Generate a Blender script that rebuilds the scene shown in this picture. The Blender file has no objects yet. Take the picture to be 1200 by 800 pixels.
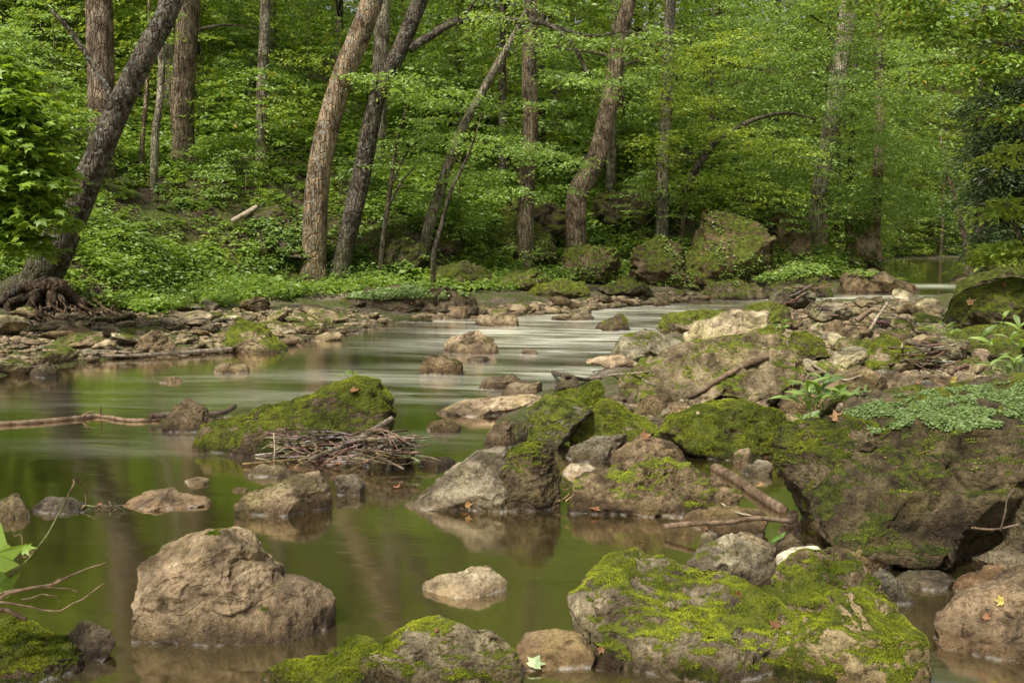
SKY_STRENGTH, SUN_STRENGTH = 0.15, 5.0
import bpy, bmesh, math, random
import numpy as np

SC = bpy.context.scene
COL = SC.collection
RNG = np.random.default_rng(7)
R = math.radians

# ------------------------------------------------------------------ camera
F = 1167.0                      # focal length in pixels of a 1200 wide picture
CAM_H = 1.40
PITCH = math.atan(125.0 / F)
SP, CP = math.sin(PITCH), math.cos(PITCH)


def ray(px, py):
    u, v = (px - 600.0) / F, (400.0 - py) / F
    return np.array([u, v * SP + CP, v * CP - SP])


def at_depth(px, py, d):
    r = ray(px, py)
    return np.array([0, 0, CAM_H]) + r * (d / r[1])


def at_z(px, py, z=0.0):
    r = ray(px, py)
    return np.array([0, 0, CAM_H]) + r * ((z - CAM_H) / r[2])


# ------------------------------------------------------------------ noise
def _hash(ix, iy, iz, seed):
    h = (ix.astype(np.int64) * 374761393 + iy.astype(np.int64) * 668265263 + iz.astype(np.int64) * 2147483647 + seed * 974711)
    h = (h ^ (h >> 13)) * 1274126177
    h &= 0x7fffffff
    h = (h ^ (h >> 15)) * 2246822519
    h &= 0x7fffffff
    return ((h ^ (h >> 11)) & 0xffff) / 32767.5 - 1.0


def vnoise(p, seed=0):
    p = np.asarray(p, float)
    i = np.floor(p).astype(np.int64)
    f = p - i
    w = f * f * f * (f * (f * 6 - 15) + 10)
    out = 0
    for dx in (0, 1):
        for dy in (0, 1):
            for dz in (0, 1):
                g = _hash(i[:, 0] + dx, i[:, 1] + dy, i[:, 2] + dz, seed)
                out = out + g * (w[:, 0] if dx else 1 - w[:, 0]) * (w[:, 1] if dy else 1 - w[:, 1]) * (w[:, 2] if dz else 1 - w[:, 2])
    return out


def fbm(p, oct=4, seed=0, gain=0.5):
    a, s, out = 1.0, 1.0, 0
    for o in range(oct):
        out = out + a * vnoise(p * s + 17.3 * o, seed + o)
        a *= gain
        s *= 2.03
    return out


def ridged(p, oct=3, seed=0):
    a, s, out = 1.0, 1.0, 0
    for o in range(oct):
        out = out + a * (1 - np.abs(vnoise(p * s + 9.1 * o, seed + o)) * 2)
        a *= .5
        s *= 2.1
    return out


def sstep(a, b, x):
    t = np.clip((x - a) / (b - a), 0, 1)
    return t * t * (3 - 2 * t)


# ------------------------------------------------------------------ mesh helpers
def mk_mesh(name, v, f, smooth=True, attrs=None):
    me = bpy.data.meshes.new(name)
    v = np.ascontiguousarray(v, np.float32)
    f = np.ascontiguousarray(f, np.int32)
    n, k = f.shape
    me.vertices.add(len(v))
    me.vertices.foreach_set('co', v.ravel())
    me.loops.add(n * k)
    me.loops.foreach_set('vertex_index', f.ravel())
    me.polygons.add(n)
    me.polygons.foreach_set('loop_start', np.arange(0, n * k, k, dtype=np.int32))
    me.polygons.foreach_set('use_smooth', np.full(n, smooth))
    me.update(calc_edges=True)
    for an, (dom, dat) in (attrs or {}).items():
        a = me.attributes.new(an, 'FLOAT', dom)
        a.data.foreach_set('value', np.ascontiguousarray(dat, np.float32))
    return me


def link(name, data, parent=None, mat=None, loc=None):
    o = bpy.data.objects.new(name, data)
    COL.objects.link(o)
    if parent is not None:
        o.parent = parent
    if loc is not None:
        o.location = [float(c) for c in loc]
    if mat is not None and data is not None and not data.materials:
        data.materials.append(mat)
    return o


def tag(o, label, cat, group=None):
    o['label'] = label
    o['category'] = cat
    if group:
        o['group'] = group
    return o


def empty(name, loc, label, cat, group=None):
    return tag(link(name, None, loc=loc), label, cat, group)


def cr(points, n):
    """Catmull-Rom resampling of a polyline (any columns)."""
    P = np.asarray(points, float)
    P = np.vstack([2 * P[0] - P[1], P, 2 * P[-1] - P[-2]])
    m = len(P) - 3
    t = np.linspace(0, m - 1e-6, n)
    i = t.astype(int)
    u = (t - i)[:, None]
    a, b, c, d = P[i], P[i + 1], P[i + 2], P[i + 3]
    return .5 * (2 * b + (c - a) * u + (2 * a - 5 * b + 4 * c - d) * u ** 2 + (3 * b - a - 3 * c + d) * u ** 3)


def tube(points, radii, n=24, sides=10, ridge=0.0, freq=6.0, seed=0, cap=True, wob=0.0):
    q = cr(np.column_stack([np.asarray(points, float), np.asarray(radii, float)]), n)
    p, r = q[:, :3], np.maximum(q[:, 3], 1e-4)
    if wob:
        ln = np.linspace(0, 1, n)[:, None]
        p = p + np.column_stack([vnoise(np.column_stack([ln[:, 0] * 7 + seed, ln[:, 0] * 0 + k * 5.5, ln[:, 0] * 0]), seed + k) for k in range(3)]) * wob * np.minimum(1, ln * 6)
    t = np.gradient(p, axis=0)
    t /= np.linalg.norm(t, axis=1)[:, None] + 1e-9
    up = np.array([0, 0, 1.0]) if abs(t[0, 2]) < .8 else np.array([0, 1.0, 0])
    us = []
    u = np.cross(t[0], up)
    for k in range(n):
        u = u - t[k] * np.dot(u, t[k])
        u /= np.linalg.norm(u) + 1e-9
        us.append(u)
    us = np.array(us)
    w = np.cross(t, us)
    a = np.linspace(0, 2 * np.pi, sides, endpoint=False)
    ring = us[:, None, :] * np.cos(a)[None, :, None] + w[:, None, :] * np.sin(a)[None, :, None]
    rr = np.repeat(r[:, None], sides, 1)
    if ridge:
        base = (p[:, None, :] + ring * r[:, None, None]).reshape(-1, 3)
        rel = ring.reshape(-1, 3) * freq
        al = np.repeat(np.linspace(0, 1, n) * freq * .9, sides)
        q3 = np.column_stack([rel[:, 0], rel[:, 1], rel[:, 2] * .4 + al])
        rr = rr * (1 + ridge * (fbm(q3, 3, seed)).reshape(n, sides))
    v = (p[:, None, :] + ring * rr[:, :, None]).reshape(-1, 3)
    i = np.arange(n - 1)[:, None] * sides
    j = np.arange(sides)[None, :]
    j2 = (j + 1) % sides
    f = np.stack([i + j, i + j2, i + sides + j2, i + sides + j], -1).reshape(-1, 4)
    if cap:
        v = np.vstack([v, p[0], p[-1]])
        c0, c1 = n * sides, n * sides + 1
        k = np.arange(sides)
        k2 = (k + 1) % sides
        f = np.vstack([f, np.column_stack([k2, k, np.full(sides, c0), np.full(sides, c0)]), np.column_stack([(n - 1) * sides + k, (n - 1) * sides + k2, np.full(sides, c1), np.full(sides, c1)])])
    return v, f


def tri(f):
    """quads (some degenerate) to triangles"""
    f = np.asarray(f)
    if f.shape[1] == 3:
        return f
    a, b = f[:, [0, 1, 2]], f[:, [0, 2, 3]]
    b = b[(b[:, 1] != b[:, 2])]
    return np.vstack([a, b])


def join(parts):
    vs, fs, o = [], [], 0
    for v, f in parts:
        vs.append(v)
        fs.append(tri(f) + o)
        o += len(v)
    return np.vstack(vs), np.vstack(fs)


_ICO = {}


def ico(level):
    if level not in _ICO:
        bm = bmesh.new()
        bmesh.ops.create_icosphere(bm, subdivisions=level, radius=1)
        v = np.array([x.co[:] for x in bm.verts])
        f = np.array([[q.index for q in x.verts] for x in bm.faces])
        bm.free()
        _ICO[level] = (v / np.linalg.norm(v, axis=1)[:, None], f)
    return _ICO[level]


def vnormals(v, f):
    n = np.zeros_like(v)
    fn = np.cross(v[f[:, 1]] - v[f[:, 0]], v[f[:, 2]] - v[f[:, 0]])
    for k in range(3):
        np.add.at(n, f[:, k], fn)
    return n / (np.linalg.norm(n, axis=1)[:, None] + 1e-12)


# ------------------------------------------------------------------ node helpers
def new_mat(name):
    m = bpy.data.materials.new(name)
    m.use_nodes = True
    m.node_tree.nodes.clear()
    return m


class NT:
    def __init__(self, tree):
        self.t = tree

    def __call__(self, kind, ins=None, **props):
        n = self.t.nodes.new('ShaderNode' + kind)
        for k, v in props.items():
            setattr(n, k, v)
        for k, v in (ins or {}).items():
            s = n.inputs[k]
            if isinstance(v, bpy.types.NodeSocket):
                self.t.links.new(v, s)
            else:
                s.default_value = v
        return n

    def mix(self, fac, a, b, blend='MIX'):
        n = self.t.nodes.new('ShaderNodeMix')
        n.data_type = 'RGBA'
        n.blend_type = blend
        for s, v in ((n.inputs[0], fac), (n.inputs[6], a), (n.inputs[7], b)):
            if isinstance(v, bpy.types.NodeSocket):
                self.t.links.new(v, s)
            else:
                s.default_value = v if not isinstance(v, tuple) or len(v) == 4 else (*v, 1)
        return n.outputs[2]

    def math(self, op, a, b=0.0, clamp=False):
        n = self.t.nodes.new('ShaderNodeMath')
        n.operation = op
        n.use_clamp = clamp
        for s, v in ((n.inputs[0], a), (n.inputs[1], b)):
            if isinstance(v, bpy.types.NodeSocket):
                self.t.links.new(v, s)
            else:
                s.default_value = v
        return n.outputs[0]

    def ramp(self, x, lo, hi, a=0.0, b=1.0, smooth=True):
        n = self.t.nodes.new('ShaderNodeMapRange')
        n.interpolation_type = 'SMOOTHSTEP' if smooth else 'LINEAR'
        self.t.links.new(x, n.inputs[0])
        n.inputs[1].default_value, n.inputs[2].default_value = lo, hi
        n.inputs[3].default_value, n.inputs[4].default_value = a, b
        return n.outputs[0]

    def noise(self, vec, scale, detail=4.0, rough=.6, dist=0.0):
        n = self('TexNoise', {'Vector': vec, 'Scale': scale, 'Detail': detail, 'Roughness': rough, 'Distortion': dist})
        return n.outputs[0]

    def scaled(self, vec, s):
        n = self('VectorMath', {0: vec, 1: s}, operation='MULTIPLY')
        return n.outputs[0]

    def out(self, shader):
        self('OutputMaterial', {'Surface': shader})
# ------------------------------------------------------------------ materials
def make_rock_mat():
    m = new_mat('weathered_limestone')
    N = NT(m.node_tree)
    pos = N('NewGeometry').outputs['Position']
    z = N('SeparateXYZ', {0: pos}).outputs[2]
    tone = N('Attribute', attribute_type='OBJECT', attribute_name='tone').outputs['Color']
    moss = N('Attribute', attribute_type='GEOMETRY', attribute_name='moss').outputs['Fac']
    pit = N('Attribute', attribute_type='OBJECT', attribute_name='pit').outputs['Fac']
    cav = N('Attribute', attribute_type='GEOMETRY', attribute_name='cav').outputs['Fac']
    n1 = N.noise(pos, 5.0, 6, .65)
    n2 = N.noise(pos, 38.0, 6, .7)
    n3 = N.noise(pos, 150.0, 3, .6)
    n4 = N.noise(pos, 11.0, 4, .6, .6)
    base = N.mix(N.ramp(n1, .33, .68), N.mix(1.0, tone, (.36, .315, .25, 1), 'MULTIPLY'), N.mix(1.0, tone, (1.75, 1.66, 1.46, 1), 'MULTIPLY'))
    base = N.mix(N.ramp(n2, .44, .68, 0, .8), base, N.mix(1.0, base, (.48, .43, .36, 1), 'MULTIPLY'))
    base = N.mix(N.ramp(n4, .56, .68, 0, .6), base, N.mix(1.0, base, (1.7, 1.75, 1.75, 1), 'MULTIPLY'))          # pale lichen
    base = N.mix(N.ramp(n4, .42, .30, 0, .28), base, (.17, .10, .055, 1))          # rusty mud
    base = N.mix(N.ramp(n3, .55, .70, 0, .7), base, N.mix(1.0, base, (1.7, 1.7, 1.65, 1), 'MULTIPLY'))
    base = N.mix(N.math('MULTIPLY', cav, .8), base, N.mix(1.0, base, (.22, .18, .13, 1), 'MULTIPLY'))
    alg = N.noise(pos, 2.6, 5, .65)
    base = N.mix(N.ramp(alg, .46, .66, 0, .55), base, N.mix(1.0, base, (.80, .88, .48, 1), 'MULTIPLY'))
    pits = N.noise(pos, 62.0, 4, .75)
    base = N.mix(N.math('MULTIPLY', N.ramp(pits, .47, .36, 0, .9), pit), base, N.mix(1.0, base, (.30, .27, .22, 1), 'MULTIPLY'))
    wp = N('VectorMath', {0: pos, 1: N.scaled(N('TexNoise', {'Vector': pos, 'Scale': 5.0, 'Detail': 3.0}).outputs['Color'], (.22, .22, .22))}, operation='ADD').outputs[0]
    ck = N('TexVoronoi', {'Vector': N.scaled(wp, (1, 1, 1.8)), 'Scale': 4.6}, feature='DISTANCE_TO_EDGE').outputs['Distance']
    ckf = N.math('MULTIPLY', N.ramp(ck, .022, .0), N.ramp(N.noise(pos, 1.9, 3, .6), .52, .66))
    base = N.mix(N.math('MULTIPLY', ckf, .5), base, (.02, .016, .011, 1))
    # moss
    mm = N.math('ADD', moss, N.math('MULTIPLY', N.math('SUBTRACT', N.noise(pos, 24.0, 5, .7), .5), 1.3))
    mfac = N.ramp(mm, .36, .70)
    mcol = N.mix(N.ramp(N.noise(pos, 14.0, 5, .7), .32, .68), (.045, .06, .008, 1), (.25, .29, .035, 1))
    mcol = N.mix(N.ramp(N.noise(pos, 3.0, 3, .6), .5, .72, 0, .6), mcol, (.10, .085, .022, 1))
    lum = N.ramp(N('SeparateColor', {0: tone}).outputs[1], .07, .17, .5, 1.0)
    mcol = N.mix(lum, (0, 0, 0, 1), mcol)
    mcol = N.mix(N.ramp(n3, .35, .7, 0, .6), mcol, N.mix(1.0, mcol, (.4, .4, .4, 1), 'MULTIPLY'))
    col = N.mix(mfac, base, mcol)
    # wet foot and the pale line of water touching it
    wl = N.math('ADD', z, N.math('MULTIPLY', N.math('SUBTRACT', n1, .5), -.10))
    wet = N.ramp(wl, .02, .085, 1, 0)
    col = N.mix(N.math('MULTIPLY', wet, .72), col, N.mix(1.0, col, (.30, .24, .18, 1), 'MULTIPLY'))
    rim = N.math('MULTIPLY', N.ramp(N.math('ADD', z, N.math('MULTIPLY', N.math('SUBTRACT', n2, .5), -.022)), .004, .015, 1, 0), N.ramp(n4, .47, .60))
    col = N.mix(N.math('MULTIPLY', rim, .32), col, (.58, .58, .57, 1))
    rough = N.math('SUBTRACT', .92, N.math('MULTIPLY', wet, .5))
    v = N('TexVoronoi', {'Vector': pos, 'Scale': 34.0}).outputs['Distance']
    hgt = N.math('ADD', N.math('ADD', N.math('MULTIPLY', n2, 1.0), N.math('MULTIPLY', n3, .45)), N.math('MULTIPLY', N.ramp(v, 0, .45), .45))
    hgt = N.math('ADD', hgt, N.math('MULTIPLY', mfac, N.math('MULTIPLY', N.noise(pos, 90.0, 3, .7), 1.4)))
    bmp = N('Bump', {'Strength': N.math('ADD', .35, N.math('MULTIPLY', pit, .65)), 'Distance': 0.032, 'Height': N.math('SUBTRACT', N.math('ADD', hgt, N.math('MULTIPLY', pits, .9)), N.math('MULTIPLY', ckf, .55))}).outputs[0]
    b = N('BsdfPrincipled', {'Base Color': col, 'Roughness': rough, 'Normal': bmp, 'Specular IOR Level': .3})
    N.out(b.outputs[0])
    return m


def make_leaf_mat(name, dark, light, trans=.42, gloss=.05, yellow=None):
    m = new_mat(name)
    N = NT(m.node_tree)
    tint = N('Attribute', attribute_type='GEOMETRY', attribute_name='tint').outputs['Fac']
    pos = N('NewGeometry').outputs['Position']
    rnd = N('ObjectInfo').outputs['Random']
    f = N.math('ADD', N.math('MULTIPLY', tint, .8), N.math('MULTIPLY', N.noise(pos, .55, 2, .5), .6))
    f = N.math('ADD', f, N.math('MULTIPLY', rnd, .22))
    col = N.mix(N.ramp(f, .3, 1.25, smooth=False), (*dark, 1), (*light, 1))
    if yellow:
        col = N.mix(N.ramp(tint, .962, .975), col, (*yellow, 1))
    d = N('BsdfDiffuse', {'Color': col})
    tc = N.mix(1.0, col, (1.75, 1.6, .6, 1), 'MULTIPLY')
    t = N('BsdfTranslucent', {'Color': tc})
    s = N('MixShader', {0: trans, 1: d.outputs[0], 2: t.outputs[0]})
    g = N('BsdfGlossy', {'Color': (1, 1, 1, 1), 'Roughness': .42})
    fr = N('LayerWeight', {'Blend': .25}).outputs['Fresnel']
    s2 = N('MixShader', {0: N.math('ADD', N.math('MULTIPLY', fr, .10), gloss * .5), 1: s.outputs[0], 2: g.outputs[0]})
    N.out(s2.outputs[0])
    return m


def make_bark_mat():
    m = new_mat('bark')
    N = NT(m.node_tree)
    pos = N('NewGeometry').outputs['Position']
    tone = N('Attribute', attribute_type='OBJECT', attribute_name='tone').outputs['Color']
    lich = N('Attribute', attribute_type='OBJECT', attribute_name='lichen').outputs['Fac']
    foot = N('Attribute', attribute_type='OBJECT', attribute_name='foot_z').outputs['Fac']
    z = N('SeparateXYZ', {0: pos}).outputs[2]
    st = N.scaled(pos, (1, 1, .13))
    a = N.noise(st, 26.0, 5, .65, .4)
    b = N.noise(pos, 3.2, 4, .6)
    c = N.noise(pos, 13.0, 5, .7)
    col = N.mix(N.ramp(a, .36, .62), N.mix(1.0, tone, (.30, .27, .24, 1), 'MULTIPLY'), N.mix(1.0, tone, (1.15, 1.12, 1.08, 1), 'MULTIPLY'))
    col = N.mix(N.ramp(b, .40, .60), col, N.mix(1.0, col, (.42, .40, .37, 1), 'MULTIPLY'))
    pv = N('TexVoronoi', {'Vector': N.scaled(pos, (1, 1, .35)), 'Scale': 16.0}, feature='DISTANCE_TO_EDGE').outputs['Distance']
    col = N.mix(N.ramp(pv, .10, .0, 0, .5), col, N.mix(1.0, col, (.35, .32, .30, 1), 'MULTIPLY'))
    lf = N.math('MULTIPLY', N.ramp(c, .53, .60), lich)
    col = N.mix(lf, col, (.25, .255, .215, 1))
    h = N.math('SUBTRACT', z, foot)
    mf = N.math('MULTIPLY', N.ramp(N.math('ADD', h, N.math('MULTIPLY', b, 2.2)), 1.0, 2.4, 1, 0), N.ramp(c, .40, .56, .15, .95))
    col = N.mix(N.math('MULTIPLY', mf, .8), col, (.05, .062, .014, 1))
    bmp = N('Bump', {'Strength': .9, 'Distance': .035, 'Height': N.math('ADD', N.math('ADD', a, N.math('MULTIPLY', c, .4)), N.ramp(pv, 0, .15, 0, .6))}).outputs[0]
    N.out(N('BsdfPrincipled', {'Base Color': col, 'Roughness': .9, 'Normal': bmp, 'Specular IOR Level': .2}).outputs[0])
    return m


def make_wood_mat():
    m = new_mat('weathered_driftwood')
    N = NT(m.node_tree)
    pos = N('NewGeometry').outputs['Position']
    tone = N('Attribute', attribute_type='OBJECT', attribute_name='tone').outputs['Color']
    a = N.noise(pos, 30.0, 5, .7)
    b = N.noise(pos, 7.0, 3, .6)
    col = N.mix(N.ramp(a, .35, .65), N.mix(1.0, tone, (.42, .38, .34, 1), 'MULTIPLY'), N.mix(1.0, tone, (1.2, 1.2, 1.2, 1), 'MULTIPLY'))
    col = N.mix(N.ramp(b, .4, .7), col, N.mix(1.0, col, (.55, .5, .46, 1), 'MULTIPLY'))
    bmp = N('Bump', {'Strength': .6, 'Distance': .008, 'Height': a}).outputs[0]
    N.out(N('BsdfPrincipled', {'Base Color': col, 'Roughness': .8, 'Normal': bmp, 'Specular IOR Level': .3}).outputs[0])
    return m


def make_ground_mat():
    m = new_mat('forest_floor')
    N = NT(m.node_tree)
    g = N('NewGeometry')
    pos = g.outputs['Position']
    z = N('SeparateXYZ', {0: pos}).outputs[2]
    n1 = N.noise(pos, 1.3, 5, .65)
    n2 = N.noise(pos, 14.0, 6, .7)
    n3 = N.noise(pos, 55.0, 4, .7)
    mud = N.mix(N.ramp(n2, .35, .65), (.085, .055, .035, 1), (.27, .215, .16, 1))
    mud = N.mix(N.ramp(n3, .5, .66, 0, .8), mud, (.33, .29, .23, 1))
    soil = N.mix(N.ramp(n2, .35, .65), (.03, .024, .014, 1), (.10, .075, .04, 1))
    moss = N.mix(N.ramp(n3, .35, .65), (.03, .045, .008, 1), (.12, .15, .02, 1))
    soil = N.mix(N.ramp(n1, .42, .60, 0, .9), soil, moss)
    shore = N.mix(N.ramp(N.math('ADD', n1, N.math('MULTIPLY', n2, .4)), .60, .74, 0, .85), mud, moss)
    col = N.mix(N.ramp(N.math('ADD', z, N.math('MULTIPLY', n1, .5)), .50, .85), shore, soil)
    bed = N.mix(N.ramp(n2, .35, .65), (.05, .04, .018, 1), (.17, .135, .07, 1))
    col = N.mix(N.ramp(z, -.06, .0, 1, 0), col, bed)
    wet = N.ramp(N.math('ADD', z, N.math('MULTIPLY', n1, -.06)), -.02, .05, 1, 0)
    col = N.mix(N.math('MULTIPLY', wet, .5), col, N.mix(1.0, col, (.4, .34, .28, 1), 'MULTIPLY'))
    v = N('TexVoronoi', {'Vector': pos, 'Scale': 16.0}).outputs['Distance']
    h = N.math('ADD', N.math('ADD', n2, N.math('MULTIPLY', n3, .6)), N.math('MULTIPLY', v, -.9))
    bmp = N('Bump', {'Strength': .9, 'Distance': .05, 'Height': h}).outputs[0]
    N.out(N('BsdfPrincipled', {'Base Color': col, 'Roughness': N.math('SUBTRACT', .92, N.math('MULTIPLY', wet, .45)), 'Normal': bmp, 'Specular IOR Level': .3}).outputs[0])
    return m


def make_water_mat():
    m = new_mat('slow_creek_water')
    N = NT(m.node_tree)
    pos = N('NewGeometry').outputs['Position']
    riffle_sheen = N('Attribute', attribute_type='GEOMETRY', attribute_name='riffle_sheen').outputs['Fac']
    flow = N('Attribute', attribute_type='GEOMETRY', attribute_name='flow').outputs['Vector']
    w1 = N.noise(N.scaled(flow, (.9, 5.0, 1)), 1.0, 3, .55, .5)
    w2 = N.noise(N.scaled(flow, (2.6, 22.0, 1)), 1.0, 3, .6, .3)
    w3 = N.noise(N.scaled(flow, (.35, 2.2, 1)), 1.0, 4, .6, .8)
    h = N.math('ADD', N.math('MULTIPLY', w1, .55), N.math('MULTIPLY', w2, N.math('ADD', .05, N.math('MULTIPLY', riffle_sheen, .35))))
    bmp = N('Bump', {'Strength': N.math('ADD', .05, N.math('MULTIPLY', riffle_sheen, .30)), 'Distance': .06, 'Height': h}).outputs[0]
    fr = N('Fresnel', {'IOR': 1.33, 'Normal': bmp}).outputs[0]
    fr = N.math('ADD', N.math('MULTIPLY', fr, 2.3), .25, True)
    murk = N.mix(N.ramp(w3, .35, .65), (.085, .068, .026, 1), (.145, .118, .05, 1))
    body = N('MixShader', {0: .30, 1: N('BsdfTransparent', {'Color': (.40, .36, .17, 1)}).outputs[0], 2: N('BsdfDiffuse', {'Color': murk}).outputs[0]})
    gl = N('BsdfGlossy', {'Color': (1, .93, .82, 1), 'Roughness': N.math('ADD', .10, N.math('MULTIPLY', riffle_sheen, .16)), 'Normal': bmp})
    s = N('MixShader', {0: fr, 1: body.outputs[0], 2: gl.outputs[0]})
    # white water of the riffle, with sky reflection painted in as pale streaks
    fo = N.math('MULTIPLY', N.ramp(N.math('ADD', N.math('ADD', N.math('MULTIPLY', w1, .45), N.math('MULTIPLY', w2, .3)), N.math('MULTIPLY', w3, .5)),   .48, .82), N.ramp(riffle_sheen, .05, .9), True)
    foam_sheen = N('BsdfDiffuse', {'Color': (.80, .80, .68, 1)})
    s = N('MixShader', {0: N.math('MULTIPLY', fo, .72), 1: s.outputs[0], 2: foam_sheen.outputs[0]})
    N.out(s.outputs[0])
    return m


def flat_mat(name, col, rough=.6, var=.4, scale=30.0, trans=0.0):
    m = new_mat(name)
    N = NT(m.node_tree)
    pos = N('NewGeometry').outputs['Position']
    n = N.noise(pos, scale, 4, .6)
    c = N.mix(N.ramp(n, .3, .7), tuple(x * (1 - var) for x in col) + (1,), tuple(min(1, x * (1 + var)) for x in col) + (1,))
    s = N('BsdfPrincipled', {'Base Color': c, 'Roughness': rough}).outputs[0]
    if trans:
        s = N('MixShader', {0: trans, 1: s, 2: N('BsdfTranslucent', {'Color': c}).outputs[0]}).outputs[0]
    N.out(s)
    return m


ROCK = make_rock_mat()
BARK = make_bark_mat()
WOOD = make_wood_mat()
GROUND = make_ground_mat()
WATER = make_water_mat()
LEAF = make_leaf_mat('broadleaf_green', (.055, .10, .016), (.36, .52, .10), yellow=(.42, .34, .05))
LEAF_PALE = make_leaf_mat('pale_understory_green', (.075, .13, .03), (.41, .58, .18))
LEAF_YEL = make_leaf_mat('sunny_yellow_green', (.11, .16, .018), (.46, .58, .11))
LEAF_DARK = make_leaf_mat('dark_evergreen', (.016, .032, .010), (.075, .12, .03), trans=.2)
LEAF_MAPLE = make_leaf_mat('maple_green', (.10, .18, .02), (.32, .46, .06), gloss=.05)
LEAF_HERB = make_leaf_mat('herb_green', (.08, .145, .025), (.30, .43, .09))
LEAF_CREEP = make_leaf_mat('creeper_green', (.09, .14, .04), (.27, .37, .14))
MOSSM = make_leaf_mat('moss_tuft_green', (.05, .075, .008), (.42, .47, .045), trans=.25, gloss=.0)
# ------------------------------------------------------------------ terrain
LEFT = np.array([(-3.6, -12), (-3.6, 0), (-3.8, 3), (-4.6, 6), (-5.2, 9.6), (-4.5, 11.3), (-3.2, 12.0), (-2.5, 13.6), (-1.75, 16.4), (-.5, 17.1),
                 (.9, 17.7), (2.3, 19.4), (4.2, 21.4), (7, 24.2), (9.4, 26), (11.5, 31), (14.6, 39), (17, 48), (22, 56), (34, 63), (70, 72), (160, 80)], float)
RIGHT = np.array([(.6, -12), (.4, 0), (.25, 3.45), (.5, 4.2), (.85, 4.6), (.55, 5.0), (-.35, 5.15), (-.1, 6.5), (-.25, 7.3), (0, 8.4), (.4, 9.3),
                  (1.1, 10.5), (1.8, 13.1), (2.5, 16.3), (4.3, 18.8), (6.9, 20), (9.4, 22), (12, 26), (14.4, 31), (18.2, 39), (20.6, 45), (25, 51), (36, 57), (70, 66), (160, 74)], float)
BANK = np.array([(2.6, -12), (2.6, 0), (2.7, 3), (3.1, 5), (4.7, 8), (6.3, 11), (7.7, 14), (9.2, 18), (11.4, 22), (15, 27), (18.6, 33), (23, 39), (28, 46), (38, 52), (70, 61), (160, 69)], float)


def seg_dist(x, y, P):
    best = np.full(x.shape, 1e9)
    sgn = np.zeros(x.shape)
    for a, b in zip(P[:-1], P[1:]):
        dx, dy = b - a
        t = np.clip(((x - a[0]) * dx + (y - a[1]) * dy) / (dx * dx + dy * dy), 0, 1)
        d = np.hypot(x - a[0] - t * dx, y - a[1] - t * dy)
        c = np.sign(dx * (y - a[1]) - dy * (x - a[0]))      # +1: left of the line
        m = d < best
        best = np.where(m, d, best)
        sgn = np.where(m, c, sgn)
    return best, sgn


def height(x, y):
    x = np.atleast_1d(np.asarray(x, float))
    y = np.atleast_1d(np.asarray(y, float))
    p = np.column_stack([x, y, x * 0])
    dl, sl = seg_dist(x, y, LEFT)
    dr, sr = seg_dist(x, y, RIGHT)
    db, sb = seg_dist(x, y, BANK)
    n_s = fbm(p * .9, 4, 3)
    n_b = fbm(p * .17, 3, 11)
    n_f = fbm(p * 4.2, 3, 5)
    # left and far side
    s = np.where(sl > 0, dl, 0)
    start = 3.0 - 1.2 * sstep(1, 6, x) + .9 * n_b
    slope = .55 + .35 * sstep(1, 6, x) - .05 * sstep(-4, -9, x)
    up = np.maximum(0, s - start)
    hl = .02 + .36 * (1 - np.exp(-s / 1.8)) + slope * up * sstep(0, 2.2, up) + n_s * .07 * sstep(0, 1, s) + n_b * .8 * sstep(2, 8, up) + n_f * .035 * sstep(.1, .8, s)
    hl = np.where(hl > 15, 15 + (hl - 15) * .25, hl)
    # right bar and bank
    q = np.where(sr < 0, dr, 0)
    bar = -.055 + .12 * sstep(5, 8.5, y) + .06 * sstep(9, 14, y)
    hr = (bar + n_s * .055 + n_f * .03) * sstep(0, .35, q) - .02 * (1 - sstep(0, .3, q))
    o = np.where(sb < 0, db, 0)
    hr = hr + .55 * o * sstep(0, 1.2, o) + n_b * .5 * sstep(1, 5, o)
    hr = np.where(hr > 14, 14 + (hr - 14) * .25, hr)
    hw = -.38 * sstep(0, 1.3, np.minimum(dl, dr)) - .03 + n_s * .05
    h = np.where(sl > 0, hl, np.where(sr < 0, hr, hw))
    return h


def grid_mesh(xs, ys, zf):
    X, Y = np.meshgrid(xs, ys)
    Z = zf(X.ravel(), Y.ravel())
    v = np.column_stack([X.ravel(), Y.ravel(), Z])
    nx, ny = len(xs), len(ys)
    i = (np.arange(ny - 1)[:, None] * nx + np.arange(nx - 1)[None, :]).ravel()
    return v, np.column_stack([i, i + 1, i + nx + 1, i + nx])


def spaced(lo, hi, c, d0, g):
    """coordinates dense about c and sparse towards lo and hi"""
    a, s = [c], d0
    while a[-1] < hi:
        a.append(a[-1] + s)
        s *= g
    b, s = [c], d0
    while b[-1] > lo:
        b.append(b[-1] - s)
        s *= g
    return np.array(sorted(set(a + b)))


_xs = np.concatenate([spaced(-160, -8, -8, .25, 1.06)[:-1], np.arange(-8, 10, .085), spaced(10, 170, 10, .2, 1.06)[1:]])
_ys = np.concatenate([spaced(-40, 2, 2, .3, 1.12)[:-1], np.arange(2, 24, .085), spaced(24, 260, 24, .15, 1.035)[1:]])
gv, gf = grid_mesh(_xs, _ys, height)
ground = link('ground', mk_mesh('ground', gv, gf), mat=GROUND)
ground['kind'] = 'structure'


_HZ = gv[:, 2].reshape(len(_ys), len(_xs))


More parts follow.
